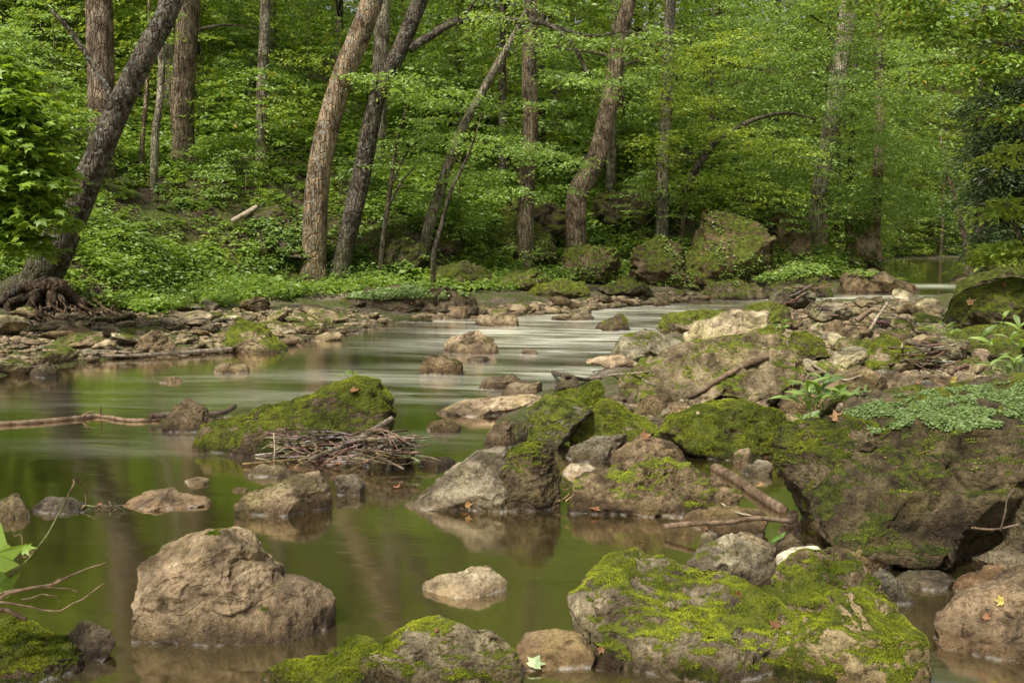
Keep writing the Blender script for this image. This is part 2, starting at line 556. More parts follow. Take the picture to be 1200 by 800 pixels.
def height_fast(x, y):
    i = np.clip(np.searchsorted(_xs, x) - 1, 0, len(_xs) - 2)
    j = np.clip(np.searchsorted(_ys, y) - 1, 0, len(_ys) - 2)
    u = np.clip((x - _xs[i]) / (_xs[i + 1] - _xs[i]), 0, 1)
    w = np.clip((y - _ys[j]) / (_ys[j + 1] - _ys[j]), 0, 1)
    return (_HZ[j, i] * (1 - u) + _HZ[j, i + 1] * u) * (1 - w) + (_HZ[j + 1, i] * (1 - u) + _HZ[j + 1, i + 1] * u) * w


def hgt1(x, y):
    return float(height_fast(np.array([x]), np.array([y]))[0])


def hit(px, py):
    """where the sight line through a pixel meets ground or water"""
    r = ray(px, py)
    t = np.concatenate([np.arange(1.5, 30, .03), np.arange(30, 120, .2)])
    p = np.array([0, 0, CAM_H]) + r * t[:, None]
    h = np.maximum(height_fast(p[:, 0], p[:, 1]), 0)
    k = np.argmax(p[:, 2] < h)
    return p[k] if p[k, 2] < h[k] else p[-1]


# ------------------------------------------------------------------ water
RIFFLE_SHEEN = [(650, 385, 1.6, .85), (720, 393, 1.2, .9), (600, 375, 1.3, .7), (690, 372, 1.5, .75), (760, 362, 1.6, .8), (560, 430, .8, .35), (690, 437, .7, .55), (640, 412, .9, .6), (640, 405, 1.8, .5),  # white water spots; the faint ones on quiet pools paint in sky sheen
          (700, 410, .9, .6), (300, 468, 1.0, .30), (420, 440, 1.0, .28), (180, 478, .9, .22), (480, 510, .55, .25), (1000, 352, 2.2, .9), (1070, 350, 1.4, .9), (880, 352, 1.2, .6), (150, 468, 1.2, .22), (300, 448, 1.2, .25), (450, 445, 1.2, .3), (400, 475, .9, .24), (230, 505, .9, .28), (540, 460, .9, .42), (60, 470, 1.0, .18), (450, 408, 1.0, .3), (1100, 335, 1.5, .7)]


def riffle_sheen_at(v):
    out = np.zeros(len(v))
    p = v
    for px, py, rad, s in RIFFLE_SHEEN:
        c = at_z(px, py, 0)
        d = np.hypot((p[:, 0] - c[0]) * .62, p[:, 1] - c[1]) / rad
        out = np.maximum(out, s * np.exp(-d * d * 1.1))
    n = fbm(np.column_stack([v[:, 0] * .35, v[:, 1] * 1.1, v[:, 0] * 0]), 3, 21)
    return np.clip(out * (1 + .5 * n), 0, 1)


wx = np.concatenate([spaced(-60, -7, -7, .4, 1.15)[:-1], np.arange(-7, 10, .12), spaced(10, 160, 10, .3, 1.1)[1:]])
wy = np.concatenate([spaced(-30, 2, 2, .4, 1.2)[:-1], np.arange(2, 24, .12), spaced(24, 130, 24, .3, 1.06)[1:]])
wv, wf = grid_mesh(wx, wy, lambda x, y: x * 0)
wm = mk_mesh('creek', wv, wf, attrs={'riffle_sheen': ('POINT', riffle_sheen_at(wv))})
_fl = wm.attributes.new('flow', 'FLOAT_VECTOR', 'POINT')
# flow coordinates: x runs along the current, y across it; the current bends to the right far upstream
_w = np.column_stack([vnoise(wv * np.array([.5, .5, 1]) + 3, 31), vnoise(wv * np.array([.5, .5, 1]) + 9, 32), wv[:, 2]])
_fl.data.foreach_set('vector', np.ascontiguousarray(wv + _w * np.array([.3, .22, 0]) + np.column_stack([wv[:, 0] * 0, wv[:, 0] * .13, wv[:, 2]]), np.float32).ravel())
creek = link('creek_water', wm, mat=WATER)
creek['kind'] = 'structure'

# ------------------------------------------------------------------ rocks
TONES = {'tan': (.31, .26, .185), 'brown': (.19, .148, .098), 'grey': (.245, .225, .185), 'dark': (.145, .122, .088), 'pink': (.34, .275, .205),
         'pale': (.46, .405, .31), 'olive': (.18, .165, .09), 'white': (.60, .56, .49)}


def blob(x0, x1, y0, y1, seed, flat=.35):
    """a rounded irregular outline filling a pixel rectangle; the foot is flat"""
    g = np.random.default_rng(seed)
    n = 11
    a = np.linspace(np.pi, -np.pi, n, endpoint=False) + g.uniform(-.15, .15, n)
    r = g.uniform(.86, 1.1, n)
    k = g.uniform(.6, 1)
    x = np.sign(np.cos(a)) * np.abs(np.cos(a)) ** k * r
    z = np.sign(np.sin(a)) * np.abs(np.sin(a)) ** g.uniform(.7, 1.1) * r
    z = np.where(z < 0, z * flat, z)
    x = (x - x.min()) / (x.max() - x.min())
    z = (z - z.min()) / (z.max() - z.min())
    return [(x0 + (x1 - x0) * a_, y1 - (y1 - y0) * b_) for a_, b_ in zip(x, z)]


def outline_radius(poly, theta):
    """radius of a star-shaped polygon about the origin for each angle"""
    P = np.asarray(poly, float)
    best = np.zeros(theta.shape)
    dx, dz = np.cos(theta), np.sin(theta)
    for a, b in zip(P, np.roll(P, -1, 0)):
        ex, ez = b - a
        den = dx * ez - dz * ex
        den = np.where(np.abs(den) < 1e-9, 1e-9, den)
        t = (a[0] * ez - a[1] * ex) / den
        u = (a[0] * dz - a[1] * dx) / den
        best = np.where((t > 0) & (u >= -1e-6) & (u <= 1 + 1e-6), np.maximum(best, t), best)
    return best


def shape_rock(poly, depth, level, seed, lean=.35, rough=1.0, facets=7, box=.62):
    """poly: outline in the leaned middle plane, about its centre (metres). Returns verts about that centre, faces, cavity."""
    d, f = ico(level)
    g = np.random.default_rng(seed)
    s = np.hypot(d[:, 0], d[:, 2])
    tab = np.linspace(-np.pi, np.pi, 361)
    rad = outline_radius(poly, tab)
    bad = rad <= 0
    if bad.any():
        rad[bad] = np.median(rad[~bad])
    k = np.array([.25, .5, .25])
    for _ in range(3):
        rad = np.convolve(np.concatenate([rad[-3:-1], rad, rad[1:3]]), k, 'same')[2:-2]
    r = np.interp(np.arctan2(d[:, 2], d[:, 0]), tab, rad)
    g_s = s ** box
    u = d.copy()
    u[:, 0] = d[:, 0] / (s + 1e-9) * g_s
    u[:, 2] = d[:, 2] / (s + 1e-9) * g_s
    u[:, 1] = np.sign(d[:, 1]) * np.abs(d[:, 1]) ** .85
    # flat broken faces, mostly towards and away from the viewer so that the outline stays
    for _ in range(facets):
        n = g.normal(size=3) * np.array([.5, 1.0, .55])
        n[1] = -abs(n[1]) if g.random() < .7 else n[1]
        n /= np.linalg.norm(n)
        off = g.uniform(.52, .88)
        e = np.maximum(0, u @ n - off)
        u = u - e[:, None] * n * .97
    size = math.sqrt(max(1e-6, np.mean(rad) * depth))
    v = np.column_stack([u[:, 0] * r, u[:, 1] * depth, u[:, 2] * r])
    v[:, 1] += lean * v[:, 2]
    nrm = vnormals(v, f)
    q = v / size + g.uniform(-50, 50, 3)
    big = fbm(q * 1.3, 3, seed)
    strat = q.copy()
    strat[:, 2] *= 2.6
    med = fbm(strat * 2.7, 4, seed + 40)
    crack = ridged(q * np.array([1.6, 1.6, 2.6]) + fbm(q * 2, 2, seed)[:, None] * .35, 2, seed + 70)
    cr_ = sstep(1.12, 1.42, crack)
    pit = sstep(.35, .8, vnoise(q * 13, seed + 90)) * .5 + sstep(.3, .8, vnoise(q * 6.5, seed + 95))
    fine = fbm(q * 9.5, 3, seed + 99)
    # bedding: broken ledges across a tilted axis
    ax = g.normal(size=3) * np.array([.35, .25, 0]) + np.array([0, 0, 1])
    h_ = (q @ ax) * 3.6 + fbm(q * 1.5, 3, seed + 21) * .9
    fr_ = h_ - np.floor(h_)
    bed = sstep(0, .75, fr_) - sstep(.86, 1, fr_) - .5
    bed = bed * np.clip(.5 + fbm(q * 1.1, 2, seed + 33), 0, 1)
    if facets >= 16:
        big, med = big * .5, med * .6
    disp = size * rough * (.06 * big + .05 * med - .045 * cr_ - .012 * pit + .018 * fine + (.034 if facets < 16 else .11) * bed)
    v = v + nrm * disp[:, None]
    cav = np.clip(cr_ * .8 + pit * .4 - med * .35 - .05, 0, 1)
    return v, f, cav, size


def moss_mask(v, f, amount, seed, size, world):
    n = vnormals(v, f)
    q = world * (1.6 / max(size, .25))
    m = n[:, 2] * .85 + fbm(q * 1.1, 4, seed + 5) * .42 + (amount - 1.0) * 1.25 + .28 + vnoise(world * 13, seed) * .17 + vnoise(world * 34, seed + 1) * .15
    return np.clip(sstep(.0, 1.0, m) if amount > 0 else m * 0, 0, 1), n


ROCKS = []


def rock(label, outline, yb, moss=.2, tone='tan', lean=.4, level=6, dk=.75, d=None, name='boulder', cat='boulder', rough=1.0, facets=10, fuzz=0, group=None, z0=None, box=.62, dark=1.0):
    seed = 100 + len(ROCKS) * 13
    P = np.array(outline, float)
    x0, x1 = P[:, 0].min(), P[:, 0].max()
    if d is None:
        foot = hit((x0 + x1) / 2, yb)
        dfront = foot[1]
    else:
        dfront = d
    half = (x1 - x0) / 2 * dfront / F
    depth = half * dk
    dc = dfront + (depth * .75 if d is None else 0)
    c_px = P.mean(0)
    # centre of the outline by area
    A = 0
    cx = cy = 0
    for a, b in zip(P, np.roll(P, -1, 0)):
        w = a[0] * b[1] - b[0] * a[1]
        A += w
        cx += (a[0] + b[0]) * w
        cy += (a[1] + b[1]) * w
    if abs(A) > 1e-6:
        c_px = np.array([cx / (3 * A), cy / (3 * A)])
    C = at_depth(c_px[0], c_px[1], dc)
    O = np.array([0, 0, CAM_H])
    pts = []
    for px, py in P:
        r_ = ray(px, py)
        t = (C[1] + lean * (O[2] - C[2])) / (r_[1] - lean * r_[2])
        w = O + r_ * t
        pts.append((w[0] - C[0], w[2] - C[2]))
    v, f, cav, size = shape_rock(pts, depth, level, seed, lean, rough, facets, box)
    base = max(hgt1(C[0], C[1]), -.4)
    org = np.array([C[0], C[1], min(base, C[2])])
    v = v + C - org
    # the foot goes into the ground
    zc = C[2] - org[2]
    aim = min(hgt1(C[0], C[1] - depth * .6), hgt1(C[0], C[1])) - .06 - org[2]
    zmin = v[:, 2].min()
    if zmin > aim:
        low = v[:, 2] < zc
        v[low, 2] = zc + (v[low, 2] - zc) * (zc - aim) / (zc - zmin)
    world = v + org
    mk, n = moss_mask(v, f, moss, seed, size, world)
    me = mk_mesh(name, v, f, attrs={'moss': ('POINT', mk), 'cav': ('POINT', cav)})
    o = link(name, me, mat=ROCK, loc=org)
    tn = TONES[tone] if isinstance(tone, str) else tone
    gj = np.random.default_rng(seed + 1)
    j = gj.uniform(.88, 1.1)
    h_ = gj.normal(0, .02)
    o['tone'] = [float(tn[0] * dark * j * (1 + h_)), float(tn[1] * dark * j), float(tn[2] * dark * j * (1 - h_ * 1.4))]
    o['pit'] = float(gj.choice([.6, .8, 1.0]) if rough > .75 else .3)
    tag(o, label, cat, group)
    if fuzz:
        moss_fuzz(o, v, f, mk, n, fuzz, seed, size, dfront)
    ROCKS.append((o, C, half, depth))
    return o


def moss_fuzz(o, v, f, mk, n, count, seed, size, dist):
    """short moss shoots growing where the moss lies"""
    g = np.random.default_rng(seed)
    world = v + np.array(o.location)
    k = np.clip((mk - .42) / .35, 0, 1)
    fm = k[f].mean(1) * (np.cross(v[f[:, 1]] - v[f[:, 0]], v[f[:, 2]] - v[f[:, 0]]) ** 2).sum(1) ** .5
    front = n[f].mean(1) @ np.array([0, -1, .6]) > -.35
    fm = fm * front * (world[f].mean(1)[:, 2] > .03)
    if fm.sum() <= 0:
        return
    pick = g.choice(len(f), count, p=fm / fm.sum())
    w = g.dirichlet((1, 1, 1), count)
    p = (v[f[pick]] * w[:, :, None]).sum(1)
    nn = n[f[pick]].mean(1) + g.normal(size=(count, 3)) * .55
    nn /= np.linalg.norm(nn, axis=1)[:, None]
    s = np.cross(nn, g.normal(size=(count, 3)))
    s /= np.linalg.norm(s, axis=1)[:, None] + 1e-9
    hh = g.uniform(.5, 1.3, count)[:, None] * (.0007 * dist + .0018)
    ww = hh * .42
    clump = sstep(-.4, .5, fbm((p + np.array(o.location)) * 22, 2, seed))[:, None]
    hh = hh * (.35 + clump)
    V = np.stack([p - s * ww, p + s * ww, p + nn * hh], 1).reshape(-1, 3)
    Fc = np.arange(count * 3).reshape(-1, 3)
    t = np.clip(fbm((p + np.array(o.location)) * 9, 3, seed + 3) * .55 + .42 + g.normal(size=count) * .15, 0, .94)
    me = mk_mesh('moss', V, Fc, smooth=False, attrs={'tint': ('POINT', np.repeat(t, 3))})
    link('moss', me, parent=o, mat=MOSSM)
# ------------------------------------------------------------------ leaves
DIAMOND = (np.array([(0, 0, 0), (.29, .45, .07), (0, 1, -.10), (-.29, .45, .07)]), np.array([(0, 1, 2), (0, 2, 3)]))
NARROW = (np.array([(0, 0, 0), (.13, .45, .03), (0, 1, -.12), (-.13, .45, .03)]), np.array([(0, 1, 2), (0, 2, 3)]))
ROUND = (np.array([(0, 0, 0), (.38, .2, .05), (.42, .62, .03), (0, .95, -.05), (-.42, .62, .03), (-.38, .2, .05)]), np.array([(0, 1, 2), (0, 2, 3), (0, 3, 4), (0, 4, 5)]))
_ml = [(0, 0, 0), (.18, -.04, .02), (.46, .12, -.04), (.34, .24, .03), (.60, .58, -.07), (.30, .52, .04), (.20, .60, .04), (0, 1.02, -.10)]
_mv = np.array(_ml + [(-x, y, z) for x, y, z in _ml[-2:0:-1]] + [(0, .38, .07)])
MAPLE = (_mv, np.array([(i, (i + 1) % 14, 14) for i in range(14)]))


def leaves(pos, dirs, nrm, size, tmpl, g, tint=None, wid=1.0):
    T, TF = tmpl
    n, k = len(pos), len(T)
    y = dirs / (np.linalg.norm(dirs, axis=1)[:, None] + 1e-9)
    x = np.cross(y, nrm)
    x /= np.linalg.norm(x, axis=1)[:, None] + 1e-9
    z = np.cross(x, y)
    s = (np.asarray(size) * np.ones(n))[:, None, None]
    v = pos[:, None, :] + s * (T[None, :, 0, None] * x[:, None, :] * wid + T[None, :, 1, None] * y[:, None, :] + T[None, :, 2, None] * z[:, None, :])
    f = (TF[None] + (np.arange(n) * k)[:, None, None]).reshape(-1, 3)
    t = g.uniform(0, 1, n) if tint is None else tint
    return v.reshape(-1, 3), f, np.repeat(t, k)


# ------------------------------------------------------------------ the boulders that can be told apart
# in the water close by
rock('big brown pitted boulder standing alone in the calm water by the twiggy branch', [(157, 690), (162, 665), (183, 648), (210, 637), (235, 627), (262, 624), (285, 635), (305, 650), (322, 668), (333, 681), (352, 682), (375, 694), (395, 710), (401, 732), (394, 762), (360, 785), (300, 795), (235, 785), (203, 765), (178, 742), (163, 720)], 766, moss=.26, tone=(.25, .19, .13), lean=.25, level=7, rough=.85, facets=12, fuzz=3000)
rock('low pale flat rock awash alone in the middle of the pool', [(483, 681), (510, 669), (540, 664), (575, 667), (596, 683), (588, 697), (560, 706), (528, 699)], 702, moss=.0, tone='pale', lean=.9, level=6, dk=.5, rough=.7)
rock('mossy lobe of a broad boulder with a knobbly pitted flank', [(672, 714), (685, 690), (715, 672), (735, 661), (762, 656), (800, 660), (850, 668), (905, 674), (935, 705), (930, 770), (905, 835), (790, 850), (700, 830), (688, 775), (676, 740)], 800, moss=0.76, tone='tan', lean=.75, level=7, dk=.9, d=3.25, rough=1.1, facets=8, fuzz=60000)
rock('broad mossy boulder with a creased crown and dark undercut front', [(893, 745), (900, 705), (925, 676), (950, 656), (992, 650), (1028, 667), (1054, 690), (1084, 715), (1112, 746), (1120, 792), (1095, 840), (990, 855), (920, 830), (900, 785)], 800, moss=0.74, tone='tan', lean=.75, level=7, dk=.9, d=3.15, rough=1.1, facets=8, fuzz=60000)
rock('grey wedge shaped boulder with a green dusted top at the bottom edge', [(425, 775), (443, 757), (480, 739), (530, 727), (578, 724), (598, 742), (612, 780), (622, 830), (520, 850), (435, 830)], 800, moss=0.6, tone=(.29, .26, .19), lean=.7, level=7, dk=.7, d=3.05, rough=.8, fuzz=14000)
rock('rounded smooth brown stone carrying a pale fallen maple leaf', [(602, 765), (608, 745), (640, 738), (682, 746), (702, 768), (696, 792), (660, 812), (612, 805)], 798, moss=.08, tone=(.24, .185, .12), lean=.5, level=6, d=3.15, rough=.5)
rock('small brown stone wedged between the rounded brown stone and the mossy lobe', [(690, 800), (697, 778), (711, 766), (730, 775), (735, 800), (710, 815)], 798, moss=.05, tone='brown', lean=.4, level=5, d=3.1, name='stone', cat='stone')
rock('low bright mossy hump at the bottom edge beside the grey wedge', [(300, 795), (328, 772), (365, 766), (405, 750), (430, 757), (452, 775), (482, 802), (480, 835), (390, 850), (315, 830)], 800, moss=0.95, tone='olive', lean=.7, level=7, d=3.0, fuzz=26000)
rock('dark mossy boulder under the bare twiggy branch', [(-45, 745), (0, 727), (48, 733), (76, 755), (88, 790), (95, 840), (20, 850), (-45, 835)], 800, moss=0.9, tone='dark', lean=.5, level=7, d=3.05, fuzz=24000)
rock('dark wet knob beside the mossy boulder under the bare branch', [(72, 748), (98, 728), (125, 736), (134, 755), (122, 778), (128, 835), (80, 840)], 790, moss=.12, tone='dark', lean=.5, level=6, d=3.15)
rock('thin sliver of pale rock awash above the drowned branch', [(207, 567), (225, 559), (246, 561), (236, 571)], 570, moss=0, tone='pale', lean=.8, level=4, name='stone', cat='stone', rough=.6)
rock('rounded pale rock at the end of the row of low rocks', [(-25, 595), (0, 577), (25, 584), (39, 600), (28, 612), (-20, 614)], 610, moss=.1, tone='tan', lean=.5, level=5)
rock('low grey rock in the row of low rocks, hung with dead leaves', [(34, 598), (50, 585), (80, 586), (99, 594), (90, 605), (45, 607)], 604, moss=.0, tone='grey', lean=.7, level=5)
rock('long low rock with a bright wet rim ending the row of low rocks', [(138, 594), (165, 580), (195, 576), (240, 583), (249, 590), (210, 602), (158, 601)], 600, moss=.05, tone='pink', lean=.7, level=6, rough=.7)
rock('pale lumpy rock with a bright wet rim below the twig raft', [(265, 600), (268, 585), (300, 570), (340, 561), (372, 557), (386, 572), (389, 597), (365, 607), (300, 609)], 606, moss=.1, tone=(.30, .245, .17), lean=.45, level=6)
rock('smooth hump leaning behind the pale lumpy rock', [(282, 574), (290, 553), (308, 541), (328, 546), (344, 562), (332, 580), (292, 582)], 580, moss=.12, tone=(.27, .22, .15), lean=.45, level=5, d=5.7, rough=.6)
rock('small flat stone touching the pale lumpy rock at its shoulder', [(269, 576), (275, 571), (290, 572), (291, 579), (276, 581)], 579, moss=0, tone='tan', lean=.6, level=4, name='stone', cat='stone')
rock('small grey knob between the pale lumpy rock and the twig raft', [(387, 580), (395, 558), (416, 556), (429, 568), (424, 582), (400, 584)], 581, moss=0, tone='grey', lean=.5, level=5, name='stone', cat='stone')
# the mossy slab with the twig raft
rock('long slanting slab with bright moss top rising from the water behind the twig raft', [(227, 505), (243, 497), (290, 486), (340, 470), (380, 455), (418, 444), (445, 446), (457, 468), (461, 490), (448, 508), (430, 525), (370, 535), (290, 540), (230, 538)], 534, moss=1.1, tone='brown', lean=.4, level=7, dk=.42, facets=6, fuzz=34000)
rock('pointed striped rock leaning by the drowned branch', [(182, 502), (195, 481), (218, 467), (240, 478), (248, 497), (235, 509), (190, 509)], 507, moss=.35, tone='brown', lean=.3, level=6, dk=.6)
rock('low slanted rock at the end of the twig raft', [(413, 552), (430, 530), (450, 510), (474, 514), (489, 536), (470, 548), (430, 555)], 551, moss=.08, tone='grey', lean=.4, level=6)
rock('small dark stone trailing leaves behind the split boulder', [(484, 549), (500, 537), (530, 537), (541, 548), (510, 553)], 551, moss=0, tone='dark', lean=.6, level=5, name='stone', cat='stone')
rock('low rock with a dark notch alone upstream of the twig raft', [(489, 506), (508, 494), (528, 492), (536, 497), (551, 506), (520, 511)], 509, moss=0, tone='brown', lean=.7, level=5)
# the split boulder
rock('pale sloping half of the split boulder dipping into the pool', [(462, 600), (500, 575), (530, 550), (560, 529), (592, 524), (606, 560), (600, 602), (520, 608)], 601, moss=.12, tone=(.31, .27, .205), lean=.5, level=7, dk=.6, facets=4, rough=.8)
rock('dark blocky half of the split boulder with a mossy cap', [(572, 592), (577, 552), (598, 525), (625, 514), (648, 528), (661, 560), (657, 592), (620, 606), (580, 603)], 601, moss=0.55, tone='brown', lean=.3, level=7, dk=.65, facets=8, fuzz=3000)
rock('brown undercut boulder with a flaking mossy lip over the pool', [(667, 592), (671, 568), (690, 559), (730, 545), (760, 536), (800, 549), (850, 566), (872, 582), (850, 602), (800, 613), (720, 608), (680, 603)], 606, moss=0.62, tone=(.21, .165, .11), lean=.45, level=7, dk=.5, rough=1.3, fuzz=5000)
rock('pale rock behind the white stone and the brown undercut boulder', [(655, 552), (668, 526), (700, 514), (738, 509), (728, 542), (690, 558)], 556, moss=.2, tone='grey', lean=.5, level=6, d=6.15)
rock('plain brown hump below the mossy wedge', [(708, 552), (720, 530), (750, 511), (792, 520), (806, 547), (760, 556)], 553, moss=.05, tone='brown', lean=.5, level=6, d=6.1)
rock('smooth white stone lying against the brown undercut boulder', [(659, 553), (668, 544), (690, 544), (709, 553), (685, 561), (665, 560)], 559, moss=0, tone='white', lean=.5, level=5, name='stone', cat='stone', rough=.35, d=5.75)
rock('round mossy rock draped in vivid green behind the brown log', [(765, 517), (785, 490), (820, 475), (850, 471), (882, 470), (916, 486), (928, 512), (910, 540), (860, 552), (800, 545), (773, 532)], 540, moss=1.4, tone='olive', lean=.5, level=7, dk=.75, fuzz=30000)
rock('mossy wedge pointing up with a dead leaf at its foot', [(665, 522), (680, 490), (705, 469), (732, 476), (772, 500), (760, 520), (720, 527), (685, 532)], 524, moss=1.3, tone='tan', lean=.6, level=7, d=6.7, facets=4, fuzz=16000)
rock('grey block with a sloping mossy top beside the mossy wedge', [(597, 512), (604, 487), (640, 464), (680, 470), (698, 484), (672, 516), (640, 532), (606, 527)], 527, moss=1.0, tone='grey', lean=.5, level=7, dk=.6, facets=9, fuzz=4000)
rock('tilted mossy slab leaning on the grey block', [(625, 474), (655, 460), (703, 446), (710, 456), (702, 480), (690, 492), (655, 484)], 490, moss=1.4, tone='olive', lean=.6, level=6, d=7.6, dk=.4, facets=3, fuzz=9000)
rock('small brown rock half sunk beside the grey block', [(567, 517), (575, 498), (597, 492), (607, 520), (580, 527)], 524, moss=0, tone='brown', lean=.4, level=5)
rock('long flat bare slab sloping into the stream above the grey block', [(500, 486), (540, 470), (590, 464), (630, 462), (645, 470), (600, 484), (560, 490), (520, 489)], 488, moss=.05, tone='pink', lean=.9, level=6, dk=.35, rough=.6)
rock('flat tan rock behind the long flat bare slab', [(584, 463), (600, 450), (640, 449), (645, 464), (610, 468)], 466, moss=.0, tone='pink', lean=.7, level=5)
rock('domed wet rock upstream of the flat tan rock', [(559, 453), (575, 441), (600, 439), (622, 451), (590, 459)], 457, moss=.0, tone='brown', lean=.5, level=5)
rock('dark pointed stone among driftwood sticks by the large tilted boulder', [(648, 458), (660, 438), (675, 440), (684, 458), (665, 463)], 460, moss=.05, tone='dark', lean=.3, level=5, name='stone', cat='stone')
# the large tilted boulder of the bar
rock('large tilted boulder of the rocky bar with a driftwood log against it', [(720, 476), (724, 448), (745, 430), (792, 408), (850, 393), (908, 387), (934, 410), (942, 437), (920, 462), (880, 475), (800, 482), (740, 482)], 478, moss=0.72, tone=(.24, .205, .145), lean=.55, level=7, dk=.6, facets=8, rough=1.1, fuzz=9000)
rock('pale pebbly boulder crowning the large tilted boulder', [(800, 398), (822, 376), (862, 365), (900, 368), (914, 387), (925, 410), (880, 420), (815, 418)], 420, moss=.06, tone='pale', lean=.6, level=6, d=11.0)
rock('mossy capped grey rock at the edge of the riffle', [(714, 420), (728, 396), (757, 385), (782, 393), (806, 402), (795, 420), (750, 426)], 424, moss=.45, tone='grey', lean=.5, level=6, fuzz=3000)
rock('low bare rock washed by white water below the mossy capped rock', [(682, 429), (700, 418), (730, 416), (750, 426), (720, 433)], 432, moss=.0, tone='pink', lean=.7, level=5, rough=.6)
rock('flat topped mossy rock upstream beyond the mossy capped rock', [(766, 388), (778, 370), (810, 364), (852, 364), (856, 384), (820, 394), (783, 396)], 394, moss=1.1, tone='tan', lean=.6, level=6, facets=4, fuzz=5000)
rock('dome shaped rock with a moss cap in mid riffle', [(686, 385), (699, 373), (725, 367), (743, 373), (747, 386), (715, 390)], 388, moss=.55, tone='brown', lean=.4, level=6, fuzz=1500)
rock('grey rounded rock in mid stream with a wet foot', [(491, 433), (499, 417), (519, 412), (541, 425), (545, 437), (515, 441)], 439, moss=.28, tone='brown', lean=.35, level=6)
rock('larger pale mid stream rock with moss on its back', [(512, 413), (528, 397), (560, 387), (581, 392), (588, 411), (560, 419), (528, 418)], 416, moss=.45, tone='pink', lean=.45, level=6)
rock('small round rock with flat crown in the quiet side of the stream', [(247, 434), (260, 424), (283, 426), (294, 435), (268, 440)], 438, moss=.0, tone='pink', lean=.4, level=5)
rock('tiny low stone barely breaking the quiet water', [(187, 446), (200, 440), (217, 447), (200, 450)], 449, moss=.0, tone='pink', lean=.6, level=4, name='stone', cat='stone')
rock('tiny stone with white water around it in mid stream', [(606, 415), (615, 408), (630, 411), (622, 417)], 416, moss=.0, tone='pink', lean=.6, level=4, name='stone', cat='stone')
rock('low stone drawing a white wake behind the mid stream rocks', [(545, 422), (556, 416), (572, 418), (575, 424), (556, 426)], 425, moss=.0, tone='grey', lean=.6, level=4, name='stone', cat='stone')
rock('dark wet root stone at the quiet edge below the leaning tree', [(34, 437), (40, 427), (52, 423), (64, 430), (69, 442), (45, 445)], 443, moss=.0, tone='dark', lean=.3, level=5)
# wooded shore
rock('shore rock with a mossy crest above the long drift pole', [(148, 413), (163, 395), (180, 387), (198, 397), (211, 411), (180, 417)], 416, moss=.42, tone='brown', lean=.4, level=6)
rock('flat mossy shore slab between the pools of the wooded shore', [(243, 408), (252, 388), (280, 375), (308, 384), (322, 400), (338, 411), (300, 416), (253, 414)], 413, moss=1.0, tone='tan', lean=.7, level=6, fuzz=5000)
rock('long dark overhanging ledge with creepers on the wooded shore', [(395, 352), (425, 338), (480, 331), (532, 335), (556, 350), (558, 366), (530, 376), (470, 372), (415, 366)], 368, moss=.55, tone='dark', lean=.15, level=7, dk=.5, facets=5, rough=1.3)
rock('square block under the end of the dark overhanging ledge', [(523, 373), (527, 359), (547, 359), (549, 374), (535, 376)], 374, moss=.0, tone='brown', lean=.2, level=5, box=.45, facets=3)
rock('rounded mossy boulder on the far shore below the fern mound', [(612, 350), (628, 335), (660, 326), (686, 331), (693, 347), (670, 354), (630, 354)], 351, moss=1.0, tone='olive', lean=.4, level=6, fuzz=2500)
rock('flat stepped rock on the far shore beside the square block', [(556, 379), (562, 369), (590, 366), (606, 372), (608, 382), (580, 385)], 383, moss=.25, tone='pink', lean=.5, level=5)
rock('long low rock with dark spots along the far shore', [(640, 375), (655, 367), (690, 366), (697, 373), (680, 377)], 376, moss=.3, tone='pink', lean=.6, level=5)
rock('moss mound big as a car at the foot of the slender trunk', [(546, 302), (553, 278), (590, 264), (622, 261), (646, 275), (653, 302), (600, 320), (558, 316)], 316, moss=1.05, tone='olive', lean=.5, level=7, rough=1.4)
rock('shaggy moss covered boulder with dark hollow under its nose', [(652, 318), (662, 292), (690, 284), (722, 289), (731, 312), (718, 334), (680, 338), (655, 332)], 334, moss=1.0, tone='brown', lean=.3, level=7, rough=1.0, facets=18, box=.5)
rock('craggy mossy boulder beside the shaggy one', [(733, 335), (743, 292), (775, 275), (803, 290), (815, 325), (800, 342), (750, 342)], 338, moss=1.0, tone='brown', lean=.3, level=6, rough=1.0, facets=18, box=.5)
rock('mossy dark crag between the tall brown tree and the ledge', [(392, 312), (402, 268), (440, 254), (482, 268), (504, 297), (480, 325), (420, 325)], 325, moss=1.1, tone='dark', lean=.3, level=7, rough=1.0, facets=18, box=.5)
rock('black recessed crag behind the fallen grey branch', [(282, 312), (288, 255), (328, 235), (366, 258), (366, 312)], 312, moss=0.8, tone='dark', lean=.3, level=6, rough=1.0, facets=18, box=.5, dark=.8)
rock('tall fern hung cliff with leaning mossy flank', [(795, 345), (806, 275), (828, 240), (862, 226), (895, 240), (915, 280), (920, 335), (870, 350), (820, 348)], 345, moss=1.0, tone='brown', lean=.35, level=7, d=23.0, rough=1.0, facets=18, box=.5)
rock('dark cleft cliff beyond the fern hung cliff', [(895, 325), (898, 255), (922, 232), (955, 252), (962, 325), (925, 335)], 325, moss=1.0, tone='brown', lean=.2, level=6, d=27.0, rough=1.0, facets=18, box=.5)
rock('far cliff standing in ferns near the upstream bend', [(985, 310), (990, 252), (1020, 240), (1043, 285), (1042, 310)], 310, moss=1.05, tone='tan', lean=.2, level=6, d=31.0, rough=1.0, facets=18, box=.5)
rock('thick layered ledge capped with grass beside the upper riffle', [(866, 350), (876, 322), (930, 312), (985, 315), (990, 345), (940, 354)], 350, moss=1.0, tone='dark', lean=.1, level=6, d=22.6, box=.5)
rock('long low layered ledge further along the upper riffle', [(985, 347), (990, 321), (1040, 317), (1080, 327), (1087, 343), (1040, 350)], 347, moss=.3, tone='brown', lean=.1, level=6, d=24.5, box=.5)
